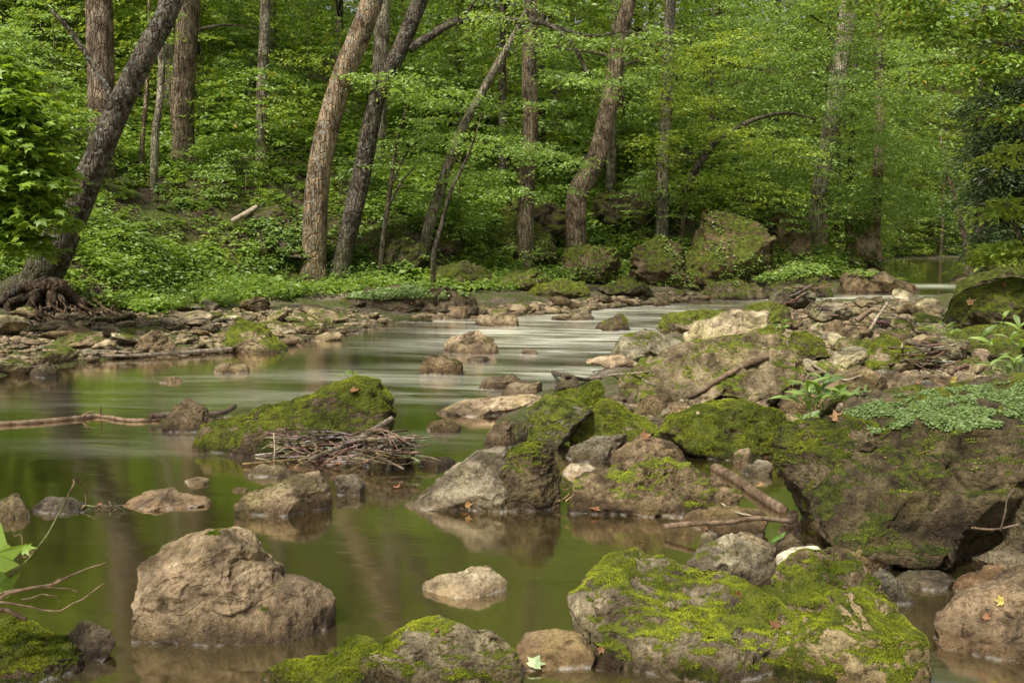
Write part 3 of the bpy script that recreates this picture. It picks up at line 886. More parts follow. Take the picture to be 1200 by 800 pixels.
rock('pale mossy round rock before the layered ledge', [(898, 352), (913, 335), (940, 333), (955, 346), (930, 356)], 354, moss=.72, tone='grey', lean=.5, level=6, d=17.5)
rock('mossy ledge stepping up the slope behind the moss mound', [(556, 272), (570, 246), (610, 236), (650, 238), (672, 254), (670, 278), (600, 280)], 276, moss=1.15, tone='dark', lean=.3, level=6, rough=1.0, facets=18, box=.5, dk=.9)
rock('broken mossy outcrop low on the far bank beside the shore ledge', [(496, 338), (512, 312), (545, 306), (575, 318), (584, 340), (540, 346)], 341, moss=1.0, tone='dark', lean=.3, level=6, rough=1.0, facets=18, box=.5)
rock('second broken mossy outcrop on the far bank below the moss mound', [(578, 338), (596, 318), (632, 314), (655, 324), (662, 340), (610, 346)], 341, moss=1.05, tone='brown', lean=.3, level=6, rough=1.0, facets=18, box=.5)
rock('dark mossy outcrop on the far bank before the craggy boulder', [(690, 346), (700, 328), (730, 322), (758, 334), (766, 348), (720, 352)], 348, moss=.9, tone='dark', lean=.3, level=6, rough=1.4)
rock('dark mossy outcrop at the foot of the fern hung cliff', [(815, 352), (835, 332), (866, 328), (892, 338), (898, 354), (850, 357)], 352, moss=.9, tone='dark', lean=.3, level=6, rough=1.4)
rock('upper mossy crag between the crooked tree and the grey upright trunk', [(688, 262), (700, 226), (735, 212), (772, 222), (790, 256), (775, 285), (705, 282)], 280, moss=1.0, tone='dark', lean=.3, level=6, rough=1.0, facets=18, box=.5, dk=.9)
rock('mossy crag behind the stems of the dark forked tree', [(462, 300), (480, 270), (515, 258), (548, 272), (556, 300), (500, 312)], 308, moss=1.05, tone='dark', lean=.3, level=6, rough=1.0, facets=18, box=.5)
# rocky bar
rock('wide mossy hump behind the pale pebbly boulder', [(866, 372), (885, 355), (920, 353), (938, 365), (940, 385), (900, 388)], 386, moss=1.1, tone='olive', lean=.6, level=6, d=13.5, fuzz=3500)
rock('rough grey block behind the stick tangle of the bar', [(943, 374), (954, 356), (985, 354), (1002, 368), (988, 380), (955, 381)], 380, moss=.25, tone='grey', lean=.4, level=6)
rock('squat mossy rock behind the shoulder of the large tilted boulder', [(923, 415), (930, 390), (950, 383), (970, 398), (972, 420), (945, 430)], 428, moss=1.0, tone='dark', lean=.5, level=6, fuzz=3500)
rock('small oval mossy rock beside the squat mossy rock', [(976, 408), (985, 397), (1003, 396), (1018, 405), (1005, 413), (985, 414)], 413, moss=.6, tone='tan', lean=.6, level=5)
rock('pale crusted slab in front of the small oval mossy rock', [(955, 430), (972, 413), (1010, 410), (1022, 428), (990, 438)], 437, moss=.3, tone='pale', lean=.6, level=6)
rock('mossy dome beside the brushwood heap', [(1008, 432), (1018, 402), (1045, 387), (1072, 398), (1085, 418), (1072, 438), (1030, 442)], 438, moss=1.05, tone='tan', lean=.5, level=6, fuzz=6000)
rock('smooth brown rock below the crusted slab', [(968, 460), (983, 436), (1010, 428), (1036, 440), (1038, 460), (995, 467)], 465, moss=.06, tone='brown', lean=.5, level=6)
rock('flat brown rock beside the smooth brown rock', [(1030, 455), (1042, 437), (1066, 438), (1080, 452), (1062, 462)], 461, moss=.0, tone=(.22,.17,.12), lean=.7, level=5)
rock('high mossy boulder with fallen leaves on the rising bank', [(1096, 386), (1108, 352), (1140, 338), (1190, 322), (1250, 318), (1260, 395), (1180, 402), (1115, 400)], 398, moss=1.1, tone='dark', lean=.6, level=7, fuzz=12000)
rock('lower mossy boulder under the high mossy boulder', [(1100, 412), (1118, 390), (1160, 384), (1225, 378), (1250, 415), (1160, 422)], 420, moss=1.05, tone='dark', lean=.6, level=6, fuzz=7000)
rock('mossy top boulder behind the high mossy boulder', [(1120, 345), (1150, 322), (1200, 305), (1260, 300), (1260, 350), (1160, 352)], 350, moss=1.05, tone='dark', lean=.5, level=6, d=15)
rock('brown footing rock under the large tilted boulder', [(796, 492), (828, 470), (862, 462), (912, 466), (922, 484), (860, 496)], 493, moss=.05, tone='pink', lean=.6, level=6)
rock('brown footing rock beside the driftwood log tip', [(742, 482), (757, 464), (785, 462), (794, 480), (770, 488)], 486, moss=.05, tone='brown', lean=.5, level=5)
rock('round brown rock nestled beside the driftwood log tip', [(776, 492), (785, 472), (808, 470), (822, 488), (800, 497)], 495, moss=.0, tone='brown', lean=.5, level=5)
rock('wet brown rock by the leafy plant', [(905, 478), (925, 455), (952, 462), (985, 470), (985, 490), (930, 494)], 492, moss=.05, tone=(.20,.15,.10), lean=.5, level=6)
# the great boulder
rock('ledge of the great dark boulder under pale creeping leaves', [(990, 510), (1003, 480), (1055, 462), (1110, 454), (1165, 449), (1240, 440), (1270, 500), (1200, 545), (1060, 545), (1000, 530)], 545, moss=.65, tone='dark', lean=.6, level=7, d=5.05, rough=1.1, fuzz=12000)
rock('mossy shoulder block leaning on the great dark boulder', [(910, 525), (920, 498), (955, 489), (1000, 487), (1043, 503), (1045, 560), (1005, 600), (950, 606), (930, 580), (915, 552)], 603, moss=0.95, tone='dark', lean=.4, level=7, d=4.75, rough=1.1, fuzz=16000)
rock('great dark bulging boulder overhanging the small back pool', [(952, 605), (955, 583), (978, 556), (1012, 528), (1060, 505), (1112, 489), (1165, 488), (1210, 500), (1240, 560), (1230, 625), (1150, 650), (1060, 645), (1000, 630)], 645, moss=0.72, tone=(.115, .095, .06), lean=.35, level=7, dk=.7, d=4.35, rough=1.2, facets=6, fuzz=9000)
rock('mossy dark boulder crowding the great dark boulder at the frame edge', [(1165, 560), (1172, 525), (1195, 503), (1250, 490), (1270, 560), (1260, 625), (1200, 612)], 615, moss=.5, tone='dark', lean=.4, level=6, d=4.2, fuzz=5000)
# bottom corner
rock('ridged grey brown rock above the small back pool', [(1120, 662), (1138, 642), (1175, 628), (1240, 615), (1260, 690), (1190, 690), (1145, 676)], 684, moss=.25, tone=(.25, .21, .15), lean=.5, level=6, d=4.0)
rock('smooth brown oblong stone below the ridged rock', [(1118, 692), (1140, 673), (1170, 664), (1197, 672), (1200, 692), (1160, 702), (1128, 700)], 699, moss=.0, tone=(.27, .18, .11), lean=.5, level=6, d=3.8, rough=.6)
rock('big striped brown rock with an orange leaf in the corner', [(1098, 775), (1104, 730), (1130, 706), (1170, 686), (1250, 655), (1280, 850), (1150, 850), (1112, 815)], 800, moss=.06, tone=(.27, .20, .13), lean=.7, level=7, d=3.25, rough=.9)
rock('flat wet stone awash in the small back pool', [(1048, 684), (1070, 673), (1112, 672), (1127, 684), (1110, 696), (1070, 697)], 695, moss=.0, tone='grey', lean=.8, level=5)
rock('pointed grey stone against the flank of the broad mossy boulder', [(1024, 672), (1040, 664), (1058, 680), (1078, 705), (1060, 722), (1035, 705)], 715, moss=.1, tone='grey', lean=.4, level=5, d=3.7)
rock('round brown stone between the great boulder and the broad mossy boulder', [(983, 650), (998, 634), (1020, 628), (1042, 633), (1050, 652), (1035, 672), (1000, 670)], 668, moss=.1, tone='brown', lean=.4, level=6, d=4.1)
rock('mossy grey stone behind the mossy lobe', [(798, 664), (835, 640), (868, 626), (902, 640), (912, 664), (860, 676)], 674, moss=.4, tone='grey', lean=.5, level=6, d=3.95)
rock('banded pale stone behind the mossy grey stone', [(828, 652), (848, 634), (880, 625), (910, 640), (900, 655), (850, 660)], 657, moss=.0, tone='pale', lean=.6, level=5, d=4.2)
rock('smooth white cobble behind the broad mossy boulder', [(906, 657), (930, 645), (960, 642), (974, 653), (945, 668)], 666, moss=.0, tone='white', lean=.6, level=5, name='stone', cat='stone', rough=.3, d=4.0)
rock('brown rough stone beside the upright green leaf', [(902, 648), (914, 632), (930, 627), (944, 640), (938, 655)], 654, moss=.05, tone='brown', lean=.5, level=5, name='stone', cat='stone', d=4.25)
rock('round brown stone at the foot of the brown log', [(908, 625), (918, 600), (934, 596), (945, 612), (938, 630)], 628, moss=.05, tone='brown', lean=.4, level=5, name='stone', cat='stone')
rock('low wet rock under the smooth brown stick', [(792, 622), (810, 604), (850, 597), (900, 604), (918, 618), (850, 632)], 630, moss=.05, tone='brown', lean=.6, level=6)
rock('grey block beside the brown log', [(865, 575), (870, 548), (888, 536), (905, 542), (908, 570), (885, 580)], 578, moss=.3, tone='grey', lean=.3, level=5, d=5.75)
rock('small mossy round stone behind the brown log', [(856, 540), (862, 528), (878, 525), (882, 540), (868, 545)], 544, moss=.6, tone='tan', lean=.4, level=5, name='stone', cat='stone')

# ------------------------------------------------------------------ stones that look alike
def stone_protos():
    out = []
    for k in range(10):
        g = np.random.default_rng(900 + k)
        a = np.linspace(np.pi, -np.pi, 10, endpoint=False)
        r = g.uniform(.75, 1.15, 10)
        poly = [(math.cos(t) * q, math.sin(t) * q * g.uniform(.42, .72)) for t, q in zip(a, r)]
        v, f, cav, size = shape_rock(poly, g.uniform(.6, .95), 5 if k < 6 else 4, 930 + k * 7, .2, 1.0, 8)
        out.append((v, f, cav, size))
    return out


PROTO = stone_protos()
PMESH = {}


def proto_mesh(k, mossy):
    key = (k, mossy)
    if key not in PMESH:
        v, f, cav, size = PROTO[k]
        mk, n = moss_mask(v, f, mossy, 60 + k, size, v)
        PMESH[key] = mk_mesh('stone', v, f, attrs={'moss': ('POINT', mk), 'cav': ('POINT', cav)})
        PMESH[key].materials.append(ROCK)
    return PMESH[key]


def scatter(label, group, n, region, sizes, tones, mossp, seed, sink=.25, name='stone', avoid=1.0, flat=(.6, 1.0)):
    g = np.random.default_rng(seed)
    put = 0
    occupied = []
    tries = 0
    while put < n and tries < n * 60:
        tries += 1
        px, py = region(g)
        if 820 < px < 930 and 530 < py < 612:
            continue
        p = hit(px, py)
        x, y = p[0], p[1]
        s = math.exp(g.uniform(math.log(sizes[0]), math.log(sizes[1])))
        if avoid and any((x - c[0]) ** 2 + (y - c[1]) ** 2 < (avoid * .75 * h_ + s * .5) ** 2 for _o, c, h_, _d in ROCKS):
            continue
        if any((x - a) ** 2 + (y - b) ** 2 < (.75 * (s + c)) ** 2 for a, b, c in occupied):
            continue
        hz = hgt1(x, y)
        if hz < -.12:
            continue
        occupied.append((x, y, s))
        k = int(g.integers(10))
        o = link(name, proto_mesh(k, mossp if g.random() < .6 else .0))
        fl = g.uniform(*flat)
        o.location = (x, y, hz + s * fl * .5 * (1 - 2 * sink))
        o.rotation_euler = (g.uniform(-.3, .3), g.uniform(-.3, .3), g.uniform(0, 6.3))
        o.scale = (s * g.uniform(.8, 1.25), s * g.uniform(.8, 1.2), s * fl)
        t = TONES[tones[int(g.integers(len(tones)))]]
        q = g.uniform(.75, 1.2)
        h_ = g.normal(0, .03)
        o['tone'] = [float(t[0] * q * (1 + h_)), float(t[1] * q), float(t[2] * q * (1 - 1.4 * h_))]
        o['pit'] = float(g.uniform(.4, 1))
        tag(o, label, 'stone', group)
        put += 1


def box_region(x0, x1, y0, y1):
    return lambda g: (g.uniform(x0, x1), g.uniform(y0, y1))


def poly_region(P):
    P = np.array(P, float)
    lo, hi = P.min(0), P.max(0)

    def inside(x, y):
        c = False
        for a, b in zip(P, np.roll(P, -1, 0)):
            if (a[1] > y) != (b[1] > y) and x < (b[0] - a[0]) * (y - a[1]) / (b[1] - a[1]) + a[0]:
                c = not c
        return c

    def pick(g):
        while True:
            x, y = g.uniform(*lo) if False else g.uniform(lo[0], hi[0]), g.uniform(lo[1], hi[1])
            if inside(x, y):
                return x, y
    return pick


SHORE = [(0, 372), (130, 365), (250, 362), (400, 362), (470, 372), (440, 385), (400, 400), (340, 412), (180, 418), (90, 424), (0, 436)]
scatter('pale limestone stone on the pebbly wooded shore between the roots and the ledge', 'pale stones along the pebbly wooded shore', 85, poly_region(SHORE), (.07, .30), ['pale', 'tan', 'pink', 'grey'], .6, 41, flat=(.4, .8))
scatter('broad flat slab set in the pebbly wooded shore', 'flat slabs along the wooded shore', 18, poly_region([(20, 385), (250, 365), (420, 362), (470, 375), (330, 405), (60, 425)]), (.20, .42), ['pale', 'tan', 'pink'], .75, 42, flat=(.3, .5), avoid=.7)
scatter('low stone at the water line of the far shore above the riffle', 'stones along the far water line', 34, poly_region([(480, 378), (560, 366), (640, 360), (800, 345), (870, 345), (870, 358), (760, 362), (640, 372), (520, 388)]), (.10, .38), ['pink', 'tan', 'brown', 'grey'], .6, 43, flat=(.4, .7))
BAR1 = [(870, 372), (940, 355), (1090, 352), (1110, 400), (1180, 440), (1100, 470), (1000, 490), (940, 440), (930, 400)]
scatter('brown stone in the jumble of the upper rocky bar', 'stones of the upper rocky bar', 84, poly_region(BAR1), (.08, .32), ['brown', 'tan', 'grey', 'pink', 'pale'], .72, 44, avoid=.85)
BAR2 = [(600, 500), (720, 465), (800, 480), (940, 470), (940, 600), (900, 625), (800, 620), (660, 560)]
scatter('small brown stone wedged among the boulders by the brown log', 'stones wedged among the boulders by the log', 36, poly_region(BAR2), (.04, .13), ['brown', 'tan', 'dark', 'grey'], .5, 45, avoid=.6)
BAR3 = [(790, 640), (920, 600), (960, 640), (1100, 650), (1140, 740), (1060, 700), (960, 660), (850, 660)]
scatter('small wet stone lying in the shallow back pool', 'small wet stones in the back pool', 26, poly_region(BAR3), (.025, .09), ['brown', 'tan', 'grey'], .2, 46, avoid=.6)
scatter('stone on the far gravel spit at the upstream bend', 'stones on the far gravel spit', 13, poly_region([(1000, 345), (1090, 338), (1150, 330), (1110, 322), (1090, 326), (1060, 350)]), (.15, .5), ['tan', 'brown', 'pale'], .5, 47, flat=(.4, .7))

# small pebbles that nobody could count
def pebbles():
    g = np.random.default_rng(5)
    d, f = ico(2)
    P, S = [], []
    for reg, n, s0, s1 in ((poly_region(SHORE), 1700, .02, .06), (poly_region(BAR1), 2000, .02, .06), (poly_region(BAR1), 260, .05, .10), (poly_region([(480, 372), (560, 362), (640, 356), (800, 342), (870, 345), (800, 352), (640, 368), (520, 384)]), 500, .04, .12), (poly_region(BAR2), 200, .04, .08), (poly_region(BAR2), 800, .008, .045), (poly_region(BAR3), 600, .006, .03)):
        for _ in range(n):
            p = hit(*reg(g))
            z = hgt1(p[0], p[1])
            if z > -.06:
                P.append((p[0], p[1], z))
                S.append(g.uniform(s0, s1))
    P, S = np.array(P), np.array(S)
    n = len(P)
    sc = S[:, None] * g.uniform([.6, .6, .22], [1.4, 1.4, .65], (n, 3))
    a = g.uniform(0, 6.3, n)
    q = d[None] * (1 + .45 * np.repeat(vnoise(d * 1.9, 3)[None, :, None], 3, 2)) * sc[:, None, :]
    v = np.stack([q[..., 0] * np.cos(a)[:, None] - q[..., 1] * np.sin(a)[:, None], q[..., 0] * np.sin(a)[:, None] + q[..., 1] * np.cos(a)[:, None], q[..., 2]], -1) + P[:, None, :]
    F_ = (f[None] + (np.arange(n) * len(d))[:, None, None]).reshape(-1, 3)
    o = link('gravel', mk_mesh('gravel', v.reshape(-1, 3), F_, attrs={'moss': ('POINT', np.zeros(n * len(d))), 'cav': ('POINT', np.zeros(n * len(d)))}), mat=ROCK)
    o['tone'] = [.25, .205, .155]
    o['pit'] = .3
    tag(o, 'loose small pebbles strewn over the shore and the rocky bar', 'gravel')
    o['kind'] = 'stuff'


pebbles()
# ------------------------------------------------------------------ driftwood, plants and fallen leaves
from mathutils import Vector as _V
bpy.context.view_layer.update()
DG = bpy.context.evaluated_depsgraph_get()


def surf(px, py):
    r = ray(px, py)
    ok, loc, nrm, _i, _o, _m = SC.ray_cast(DG, _V((0, 0, CAM_H)), _V(r).normalized())
    if not ok:
        p = hit(px, py)
        return p, np.array([0, 0, 1.0])
    return np.array(loc), np.array(nrm)


def lerp_path(P, k):
    return cr(P, k)


WOODT = {'grey': (.25, .215, .165), 'brown': (.21, .15, .098), 'red': (.24, .165, .11), 'dark': (.12, .09, .065), 'pale': (.45, .38, .29)}


def wood(label, pts, w, tone='grey', name='driftwood_branch', cat='driftwood', lift=.5, z=None, stubs=(), ridge=.12, group=None, d=None, n=None):
    """pts are seen points; the stick lies on whatever the sight lines meet there (or floats at height z)"""
    seed = int(abs(pts[0][0] * 7 + pts[0][1] * 13)) + 3
    P, Rr = [], []
    m = len(pts)
    for k, q in enumerate(pts):
        t = k / max(1, m - 1)
        if d is not None:
            p = at_depth(q[0], q[1], d[0] * (1 - t) + d[1] * t)
        elif z is not None:
            p = at_z(q[0], q[1], z)
        else:
            p = surf(q[0], q[1])[0]
        r = (w[0] * (1 - t) + w[1] * t) / 2 * p[1] / F
        if d is None and z is None:
            p = p + np.array([0, -.7, .7]) * r * lift
        P.append(p)
        Rr.append(r)
    P = np.array(P)
    org = P.mean(0)
    parts = [tube(P - org, Rr, n or (8 + 6 * m), 10, ridge, 3.5, seed)]
    for s in stubs:
        a = P[s[0]] - org
        b = a + np.array(s[1])
        parts.append(tube([a, (a + b) / 2 + np.array([0, 0, .01]), b], [Rr[s[0]] * .55, Rr[s[0]] * .4, Rr[s[0]] * .15], 8, 7, .1, 3, seed + 5))
    v, f = join(parts)
    o = link(name, mk_mesh(name, v, f), mat=WOOD, loc=org)
    o['tone'] = [float(x) for x in WOODT[tone]]
    return tag(o, label, cat, group)


wood('long knotty branch lying half drowned across the calm water', [(-30, 498), (40, 494), (95, 489), (118, 487), (150, 492), (188, 491)], (6.5, 4), tone='brown', z=.012, stubs=[(3, (.05, -.1, .10)), (2, (.12, -.05, .06))])
wood('short dark stick passing behind the pointed striped rock', [(175, 488), (205, 485), (240, 485), (262, 483), (275, 476)], (7, 6), tone='dark', z=.05)
wood('thin submerged grey stick below the short dark stick', [(240, 491), (270, 489), (290, 488)], (5, 3), tone='grey', z=.01)
wood('long straight drift pole lying along the water line of the wooded shore', [(103, 417), (160, 416), (200, 414), (240, 411), (272, 409)], (3, 6), tone='grey', z=.04, stubs=[(2, (.06, 0, .10))])
wood('thinner pole beside the long straight drift pole', [(84, 412), (120, 411), (155, 413)], (3, 2.4), tone='grey', z=.08)
wood('smooth grey driftwood log propped against the large tilted boulder', [(806, 467), (825, 457), (848, 443), (872, 430), (898, 420)], (5, 8.5), tone='brown', lift=1.0, name='driftwood_log', ridge=.2, n=50)
wood('thick broken brown log wedged between stones beside the great boulder', [(836, 549), (858, 561), (886, 581), (917, 600)], (10, 13), tone='brown', lift=.9, name='driftwood_log', ridge=.3, n=46)
wood('smooth brown stick lying over the low wet rock at the pool edge', [(778, 617), (815, 613), (850, 612), (888, 607), (927, 611)], (7, 6), tone='brown', d=(4.55, 4.38))
wood('pale curved root like stick below the tip of the grey log', [(798, 470), (806, 478), (818, 485)], (5, 4), tone='pale')
wood('dark stick caught on the pointed stone by the tilted boulder', [(648, 437), (662, 441), (690, 446), (705, 444)], (5, 4), tone='dark')
wood('thin pale twig reaching from the tilted boulder over the water', [(693, 444), (715, 440), (740, 438), (760, 436)], (3, 2), tone='pale')
wood('forked dark twig on the flank of the large tilted boulder', [(744, 436), (755, 446), (768, 452)], (3, 2), tone='grey')
wood('pale broken stick leaning in the stick tangle of the bar', [(1016, 392), (1026, 375), (1040, 355)], (4, 3), tone='pale', d=(12.6, 13.0))
wood('reddish stick end leaning in the stick tangle of the bar', [(1004, 376), (1014, 368), (1024, 362)], (7, 6), tone='red', d=(13.0, 13.0))
wood('thin dead stem standing up from the wet corner behind the boulder', [(1172, 622), (1178, 600), (1180, 585), (1187, 574)], (2.5, 1.5), tone='dark', d=(4.0, 4.05))
wood('grey stick lying under the overhang by the thin dead stem', [(1138, 618), (1165, 620), (1195, 614)], (3, 2.5), tone='brown', d=(4.02, 4.0))
wood('light brown stick across the slender reach of the upper bar', [(952, 428), (985, 445), (1010, 440)], (3, 2), tone='pale')
wood('curved bare stick by the leafy plant', [(955, 452), (972, 440), (985, 455), (995, 452)], (3, 2), tone='grey')
wood('bark chip log beside the brushwood heap', [(1112, 438), (1122, 433), (1134, 428)], (8, 6), tone='brown')
wood('white twig lying across the rock between the pool stones', [(845, 590), (862, 600), (880, 604)], (3, 2), tone='pale')
wood('bare stick lying along the far shore by the riffle', [(640, 366), (665, 366), (690, 371)], (3, 3), tone='grey')

wood('short pale log lying on the wooded slope behind the orange barked tree', [(274, 264), (288, 256), (302, 247)], (7, 6), tone='pale', name='fallen_log', lift=2.0)
gT = np.random.default_rng(31)


def heap(x0, x1, y0, y1, n, ln, wpx, label, group, tones, lift, ang=(.0, .5)):
    for k in range(n):
        px, py = gT.uniform(x0, x1), gT.uniform(y0, y1)
        p, nr = surf(px, py)
        L = gT.uniform(*ln)
        a = gT.choice([0, np.pi]) + gT.normal(0, .55)
        el = gT.uniform(*ang)
        dr = np.array([math.cos(a) * math.cos(el), math.sin(a) * math.cos(el), math.sin(el) * gT.choice([1, .4])])
        p = p + np.array([0, -.5, .8]) * gT.uniform(.0, lift)
        r = gT.uniform(*wpx) / 2 * p[1] / F
        q = [p - dr * L / 2 + gT.normal(0, .012, 3), p + gT.normal(0, .02, 3), p + dr * L / 2 + gT.normal(0, .015, 3)]
        org = p
        parts = [tube(np.array(q) - org, [r, r * .8, r * .45], 9, 6)]
        if gT.random() < .5:
            b = q[1] - org
            parts.append(tube([b, b + dr * L * .2 + gT.normal(0, .03, 3), b + dr * L * .35 + gT.normal(0, .06, 3)], [r * .6, r * .4, r * .2], 6, 5))
        v, f = join(parts)
        o = link('twig', mk_mesh('twig', v, f), mat=WOOD, loc=org)
        o['tone'] = [float(x) * gT.uniform(.7, 1.15) for x in WOODT[tones[int(gT.integers(len(tones)))]]]
        tag(o, label, 'twig', group)


heap(322, 470, 512, 545, 80, (.16, .5), (1.6, 3.4), 'thin dead twig tangled in the twig raft before the mossy slab', 'twigs of the twig raft', ['grey', 'brown', 'pale', 'dark'], .07, (0, .35))
heap(385, 470, 515, 545, 34, (.2, .5), (2, 4), 'thicker dead stick piled at the high end of the twig raft', 'sticks at the high end of the twig raft', ['grey', 'brown', 'red', 'dark'], .10, (0, .4))
wood('long thick pole lying slanted on top of the twig raft', [(366, 546), (400, 532), (430, 518), (461, 500)], (6, 7), tone='grey', lift=5.0)
wood('upright twig sticking out of the twig raft', [(321, 541), (322, 525), (321, 507)], (2.4, 2), tone='pale', d=(6.1, 6.1))
heap(1055, 1110, 408, 432, 40, (.2, .55), (1.5, 3.5), 'dead twig in the brushwood heap below the mossy boulders', 'twigs of the brushwood heap', ['red', 'brown', 'pale', 'dark'], .08)
heap(925, 960, 340, 366, 14, (.3, .8), (1.5, 3), 'dead stick in the tangle on the upper bar', 'sticks of the tangle on the upper bar', ['red', 'brown', 'grey'], .12)
heap(470, 500, 528, 545, 8, (.1, .3), (1.5, 2.5), 'thin twig trailing from the low slanted rock', 'twigs trailing from the low slanted rock', ['brown', 'grey'], .02)
heap(100, 145, 588, 600, 9, (.06, .16), (1.5, 3), 'curled dead twig caught between the row of low rocks', 'twigs caught between the low rocks', ['red', 'dark', 'brown'], .02)
heap(648, 672, 560, 590, 6, (.06, .2), (1.2, 2.2), 'short twig jammed beside the split boulder', 'twigs jammed beside the split boulder', ['red', 'brown', 'pale'], .02)
heap(1000, 1050, 360, 385, 12, (.2, .6), (1.5, 3), 'bare twig strewn on the upper bar before the riffle', 'twigs strewn before the upper riffle', ['pale', 'red', 'grey'], .05)

# fallen leaves
LEAFC = {'orange': flat_mat('dead_leaf_orange', (.27, .125, .055), trans=.3), 'tan': flat_mat('dead_leaf_tan', (.42, .24, .10), trans=.3), 'brown': flat_mat('dead_leaf_brown', (.19, .085, .035), trans=.2),
         'yellow': flat_mat('fallen_leaf_yellow', (.58, .48, .12), trans=.3), 'green': flat_mat('fallen_leaf_green', (.17, .32, .06), trans=.35), 'pale': flat_mat('fallen_leaf_pale_green', (.45, .56, .30), trans=.2)}


def fallen(label, px, py, wpx, col, tmpl=MAPLE if 'MAPLE' in globals() else None, up=None, curl=1.0, az=None, group=None):
    p, n = surf(px, py)
    g = np.random.default_rng(int(px * 31 + py))
    s = wpx * p[1] / F * .82
    T, TF = tmpl
    v = T * s
    v = v - np.array([0, .45 * s, 0])
    v[:, 2] += curl * (v[:, 0] ** 2 + .6 * v[:, 1] ** 2) / s
    n = np.array(up) if up is not None else n + g.normal(0, .2, 3) + np.array([0, -.15, .2])
    n = n / np.linalg.norm(n)
    a = g.uniform(0, 6.3) if az is None else az
    y = np.array([math.cos(a), math.sin(a), .0])
    y = y - n * np.dot(y, n)
    y /= np.linalg.norm(y)
    x = np.cross(y, n)
    w_ = v[:, 0:1] * x + v[:, 1:2] * y + v[:, 2:3] * n
    o = link('fallen_leaf', mk_mesh('fallen_leaf', w_, TF, smooth=False), mat=LEAFC[col], loc=p + n * (.004 + .05 * s))
    return tag(o, label, 'leaf', group)


fallen('pale green maple leaf lying on the rounded smooth brown stone', 628, 776, 26, 'pale', up=(0, -.5, .85), az=1.2, curl=.1)
fallen('orange dead leaf at the foot of the split boulder', 545, 598, 15, 'orange')
fallen('second orange dead leaf against the crack of the split boulder', 549, 590, 12, 'tan')
fallen('orange leaf floating below the brown undercut boulder', 698, 599, 17, 'orange', up=(0, -.1, 1))
fallen('red brown dead leaf on the hump below the mossy wedge', 757, 512, 16, 'orange')
fallen('orange dead leaf floating beside the small grey knob', 464, 572, 12, 'orange', up=(0, -.2, 1))
fallen('big curled tan leaf standing by the leafy plant', 979, 487, 17, 'tan', up=(-.2, -1, .4), az=1.5)
fallen('pale yellow leaf on the mud before the creeping leaves', 1117, 448, 17, 'yellow')
fallen('yellowish leaf on the striped corner boulder', 1172, 704, 15, 'yellow')
fallen('orange leaf at the wet foot of the striped corner boulder', 1158, 724, 12, 'orange')
fallen('curled brown leaf in the hollow of the mossy lobe', 868, 697, 14, 'brown')
fallen('crumpled brown leaf in the crease between the two mossy boulders', 905, 733, 18, 'brown')
fallen('small red leaf fleck on the side of the mossy lobe', 792, 716, 9, 'brown')
fallen('dark red leaf scrap on the grey wedge', 513, 739, 9, 'brown')
fallen('brown leaf stuck between the rounded brown stone and the mossy lobe', 704, 762, 11, 'orange')
fallen('orange leaf on top of the slanting mossy slab', 417, 459, 14, 'orange')
fallen('tan leaf beside the brown log', 890, 571, 14, 'tan')
fallen('dead leaf resting on the high mossy boulder', 1139, 354, 12, 'tan')
fallen('rust coloured leaf above on the mossy top boulder', 1176, 334, 10, 'orange')
fallen('orange leaf caught on the twig of the row of low rocks', 116, 593, 10, 'orange')
fallen('orange leaf drifting at the tip of the twig raft', 397, 545, 9, 'orange', up=(0, -.1, 1))
fallen('orange leaf on the mud of the upper bar by the brushwood', 1076, 450, 8, 'orange')
for k in range(26):
    px, py = gT.uniform(560, 1100), gT.uniform(440, 640)
    fallen('scrap of dead leaf among the boulders of the rocky bar', px, py, gT.uniform(4, 8), ['brown', 'tan', 'brown', 'brown'][int(gT.integers(4))], tmpl=DIAMOND, group='dead leaf scraps on the rocky bar')
for k in range(26):
    px, py = gT.uniform(480, 1180), gT.uniform(345, 440)
    fallen('scrap of dead leaf strewn over the upper bar', px, py, gT.uniform(3, 6), ['brown', 'tan', 'brown'][int(gT.integers(3))], tmpl=DIAMOND, group='dead leaf scraps on the upper bar')


# plants
def plant(label, foot, d, stems, leafL, mat, name='plant', cat='plant', tmpl=None, per=8, arch=.6, seed=1, wid=1.0, stem_w=.004):
    """stems: list of seen tip points; leaves all along each stem"""
    g = np.random.default_rng(seed)
    root = at_depth(foot[0], foot[1], d)
    e = empty(name, root, label, cat)
    for k, (px, py) in enumerate(stems):
        tip = at_depth(px, py, d + g.uniform(-.08, .08))
        mid = (root + tip) / 2 + np.array([0, 0, np.linalg.norm(tip - root) * .18])
        P = cr([root, mid, tip], 14) - root
        v, f = tube(P[::3], np.linspace(stem_w, stem_w * .4, len(P[::3])), 10, 5)
        s = link('stem', mk_mesh('stem', v, f), parent=e, mat=STEM)
        i = np.sort(g.integers(3, 14, per))
        pos = P[i] + g.normal(0, .002, (per, 3))
        tan = np.gradient(P, axis=0)[i]
        a = np.arange(per) * 2.4 + g.uniform(0, 6)
        dr = np.column_stack([np.cos(a), np.sin(a) * .8, np.full(per, .35)]) + tan / (np.linalg.norm(tan, axis=1)[:, None]) * .5
        nr = np.column_stack([g.normal(0, .25, per), g.normal(-.35, .25, per), np.ones(per)])
        T = tmpl or LANCE
        for q in range(per):
            v, f, t = leaves(pos[q:q + 1], dr[q:q + 1], nr[q:q + 1], leafL * g.uniform(.6, 1.2, 1), tmpl or LANCE, g, wid=wid)
            link('leaf', mk_mesh('leaf', v, f, smooth=False, attrs={'tint': ('POINT', np.clip(t, 0, .94))}), parent=e, mat=mat)
    return e


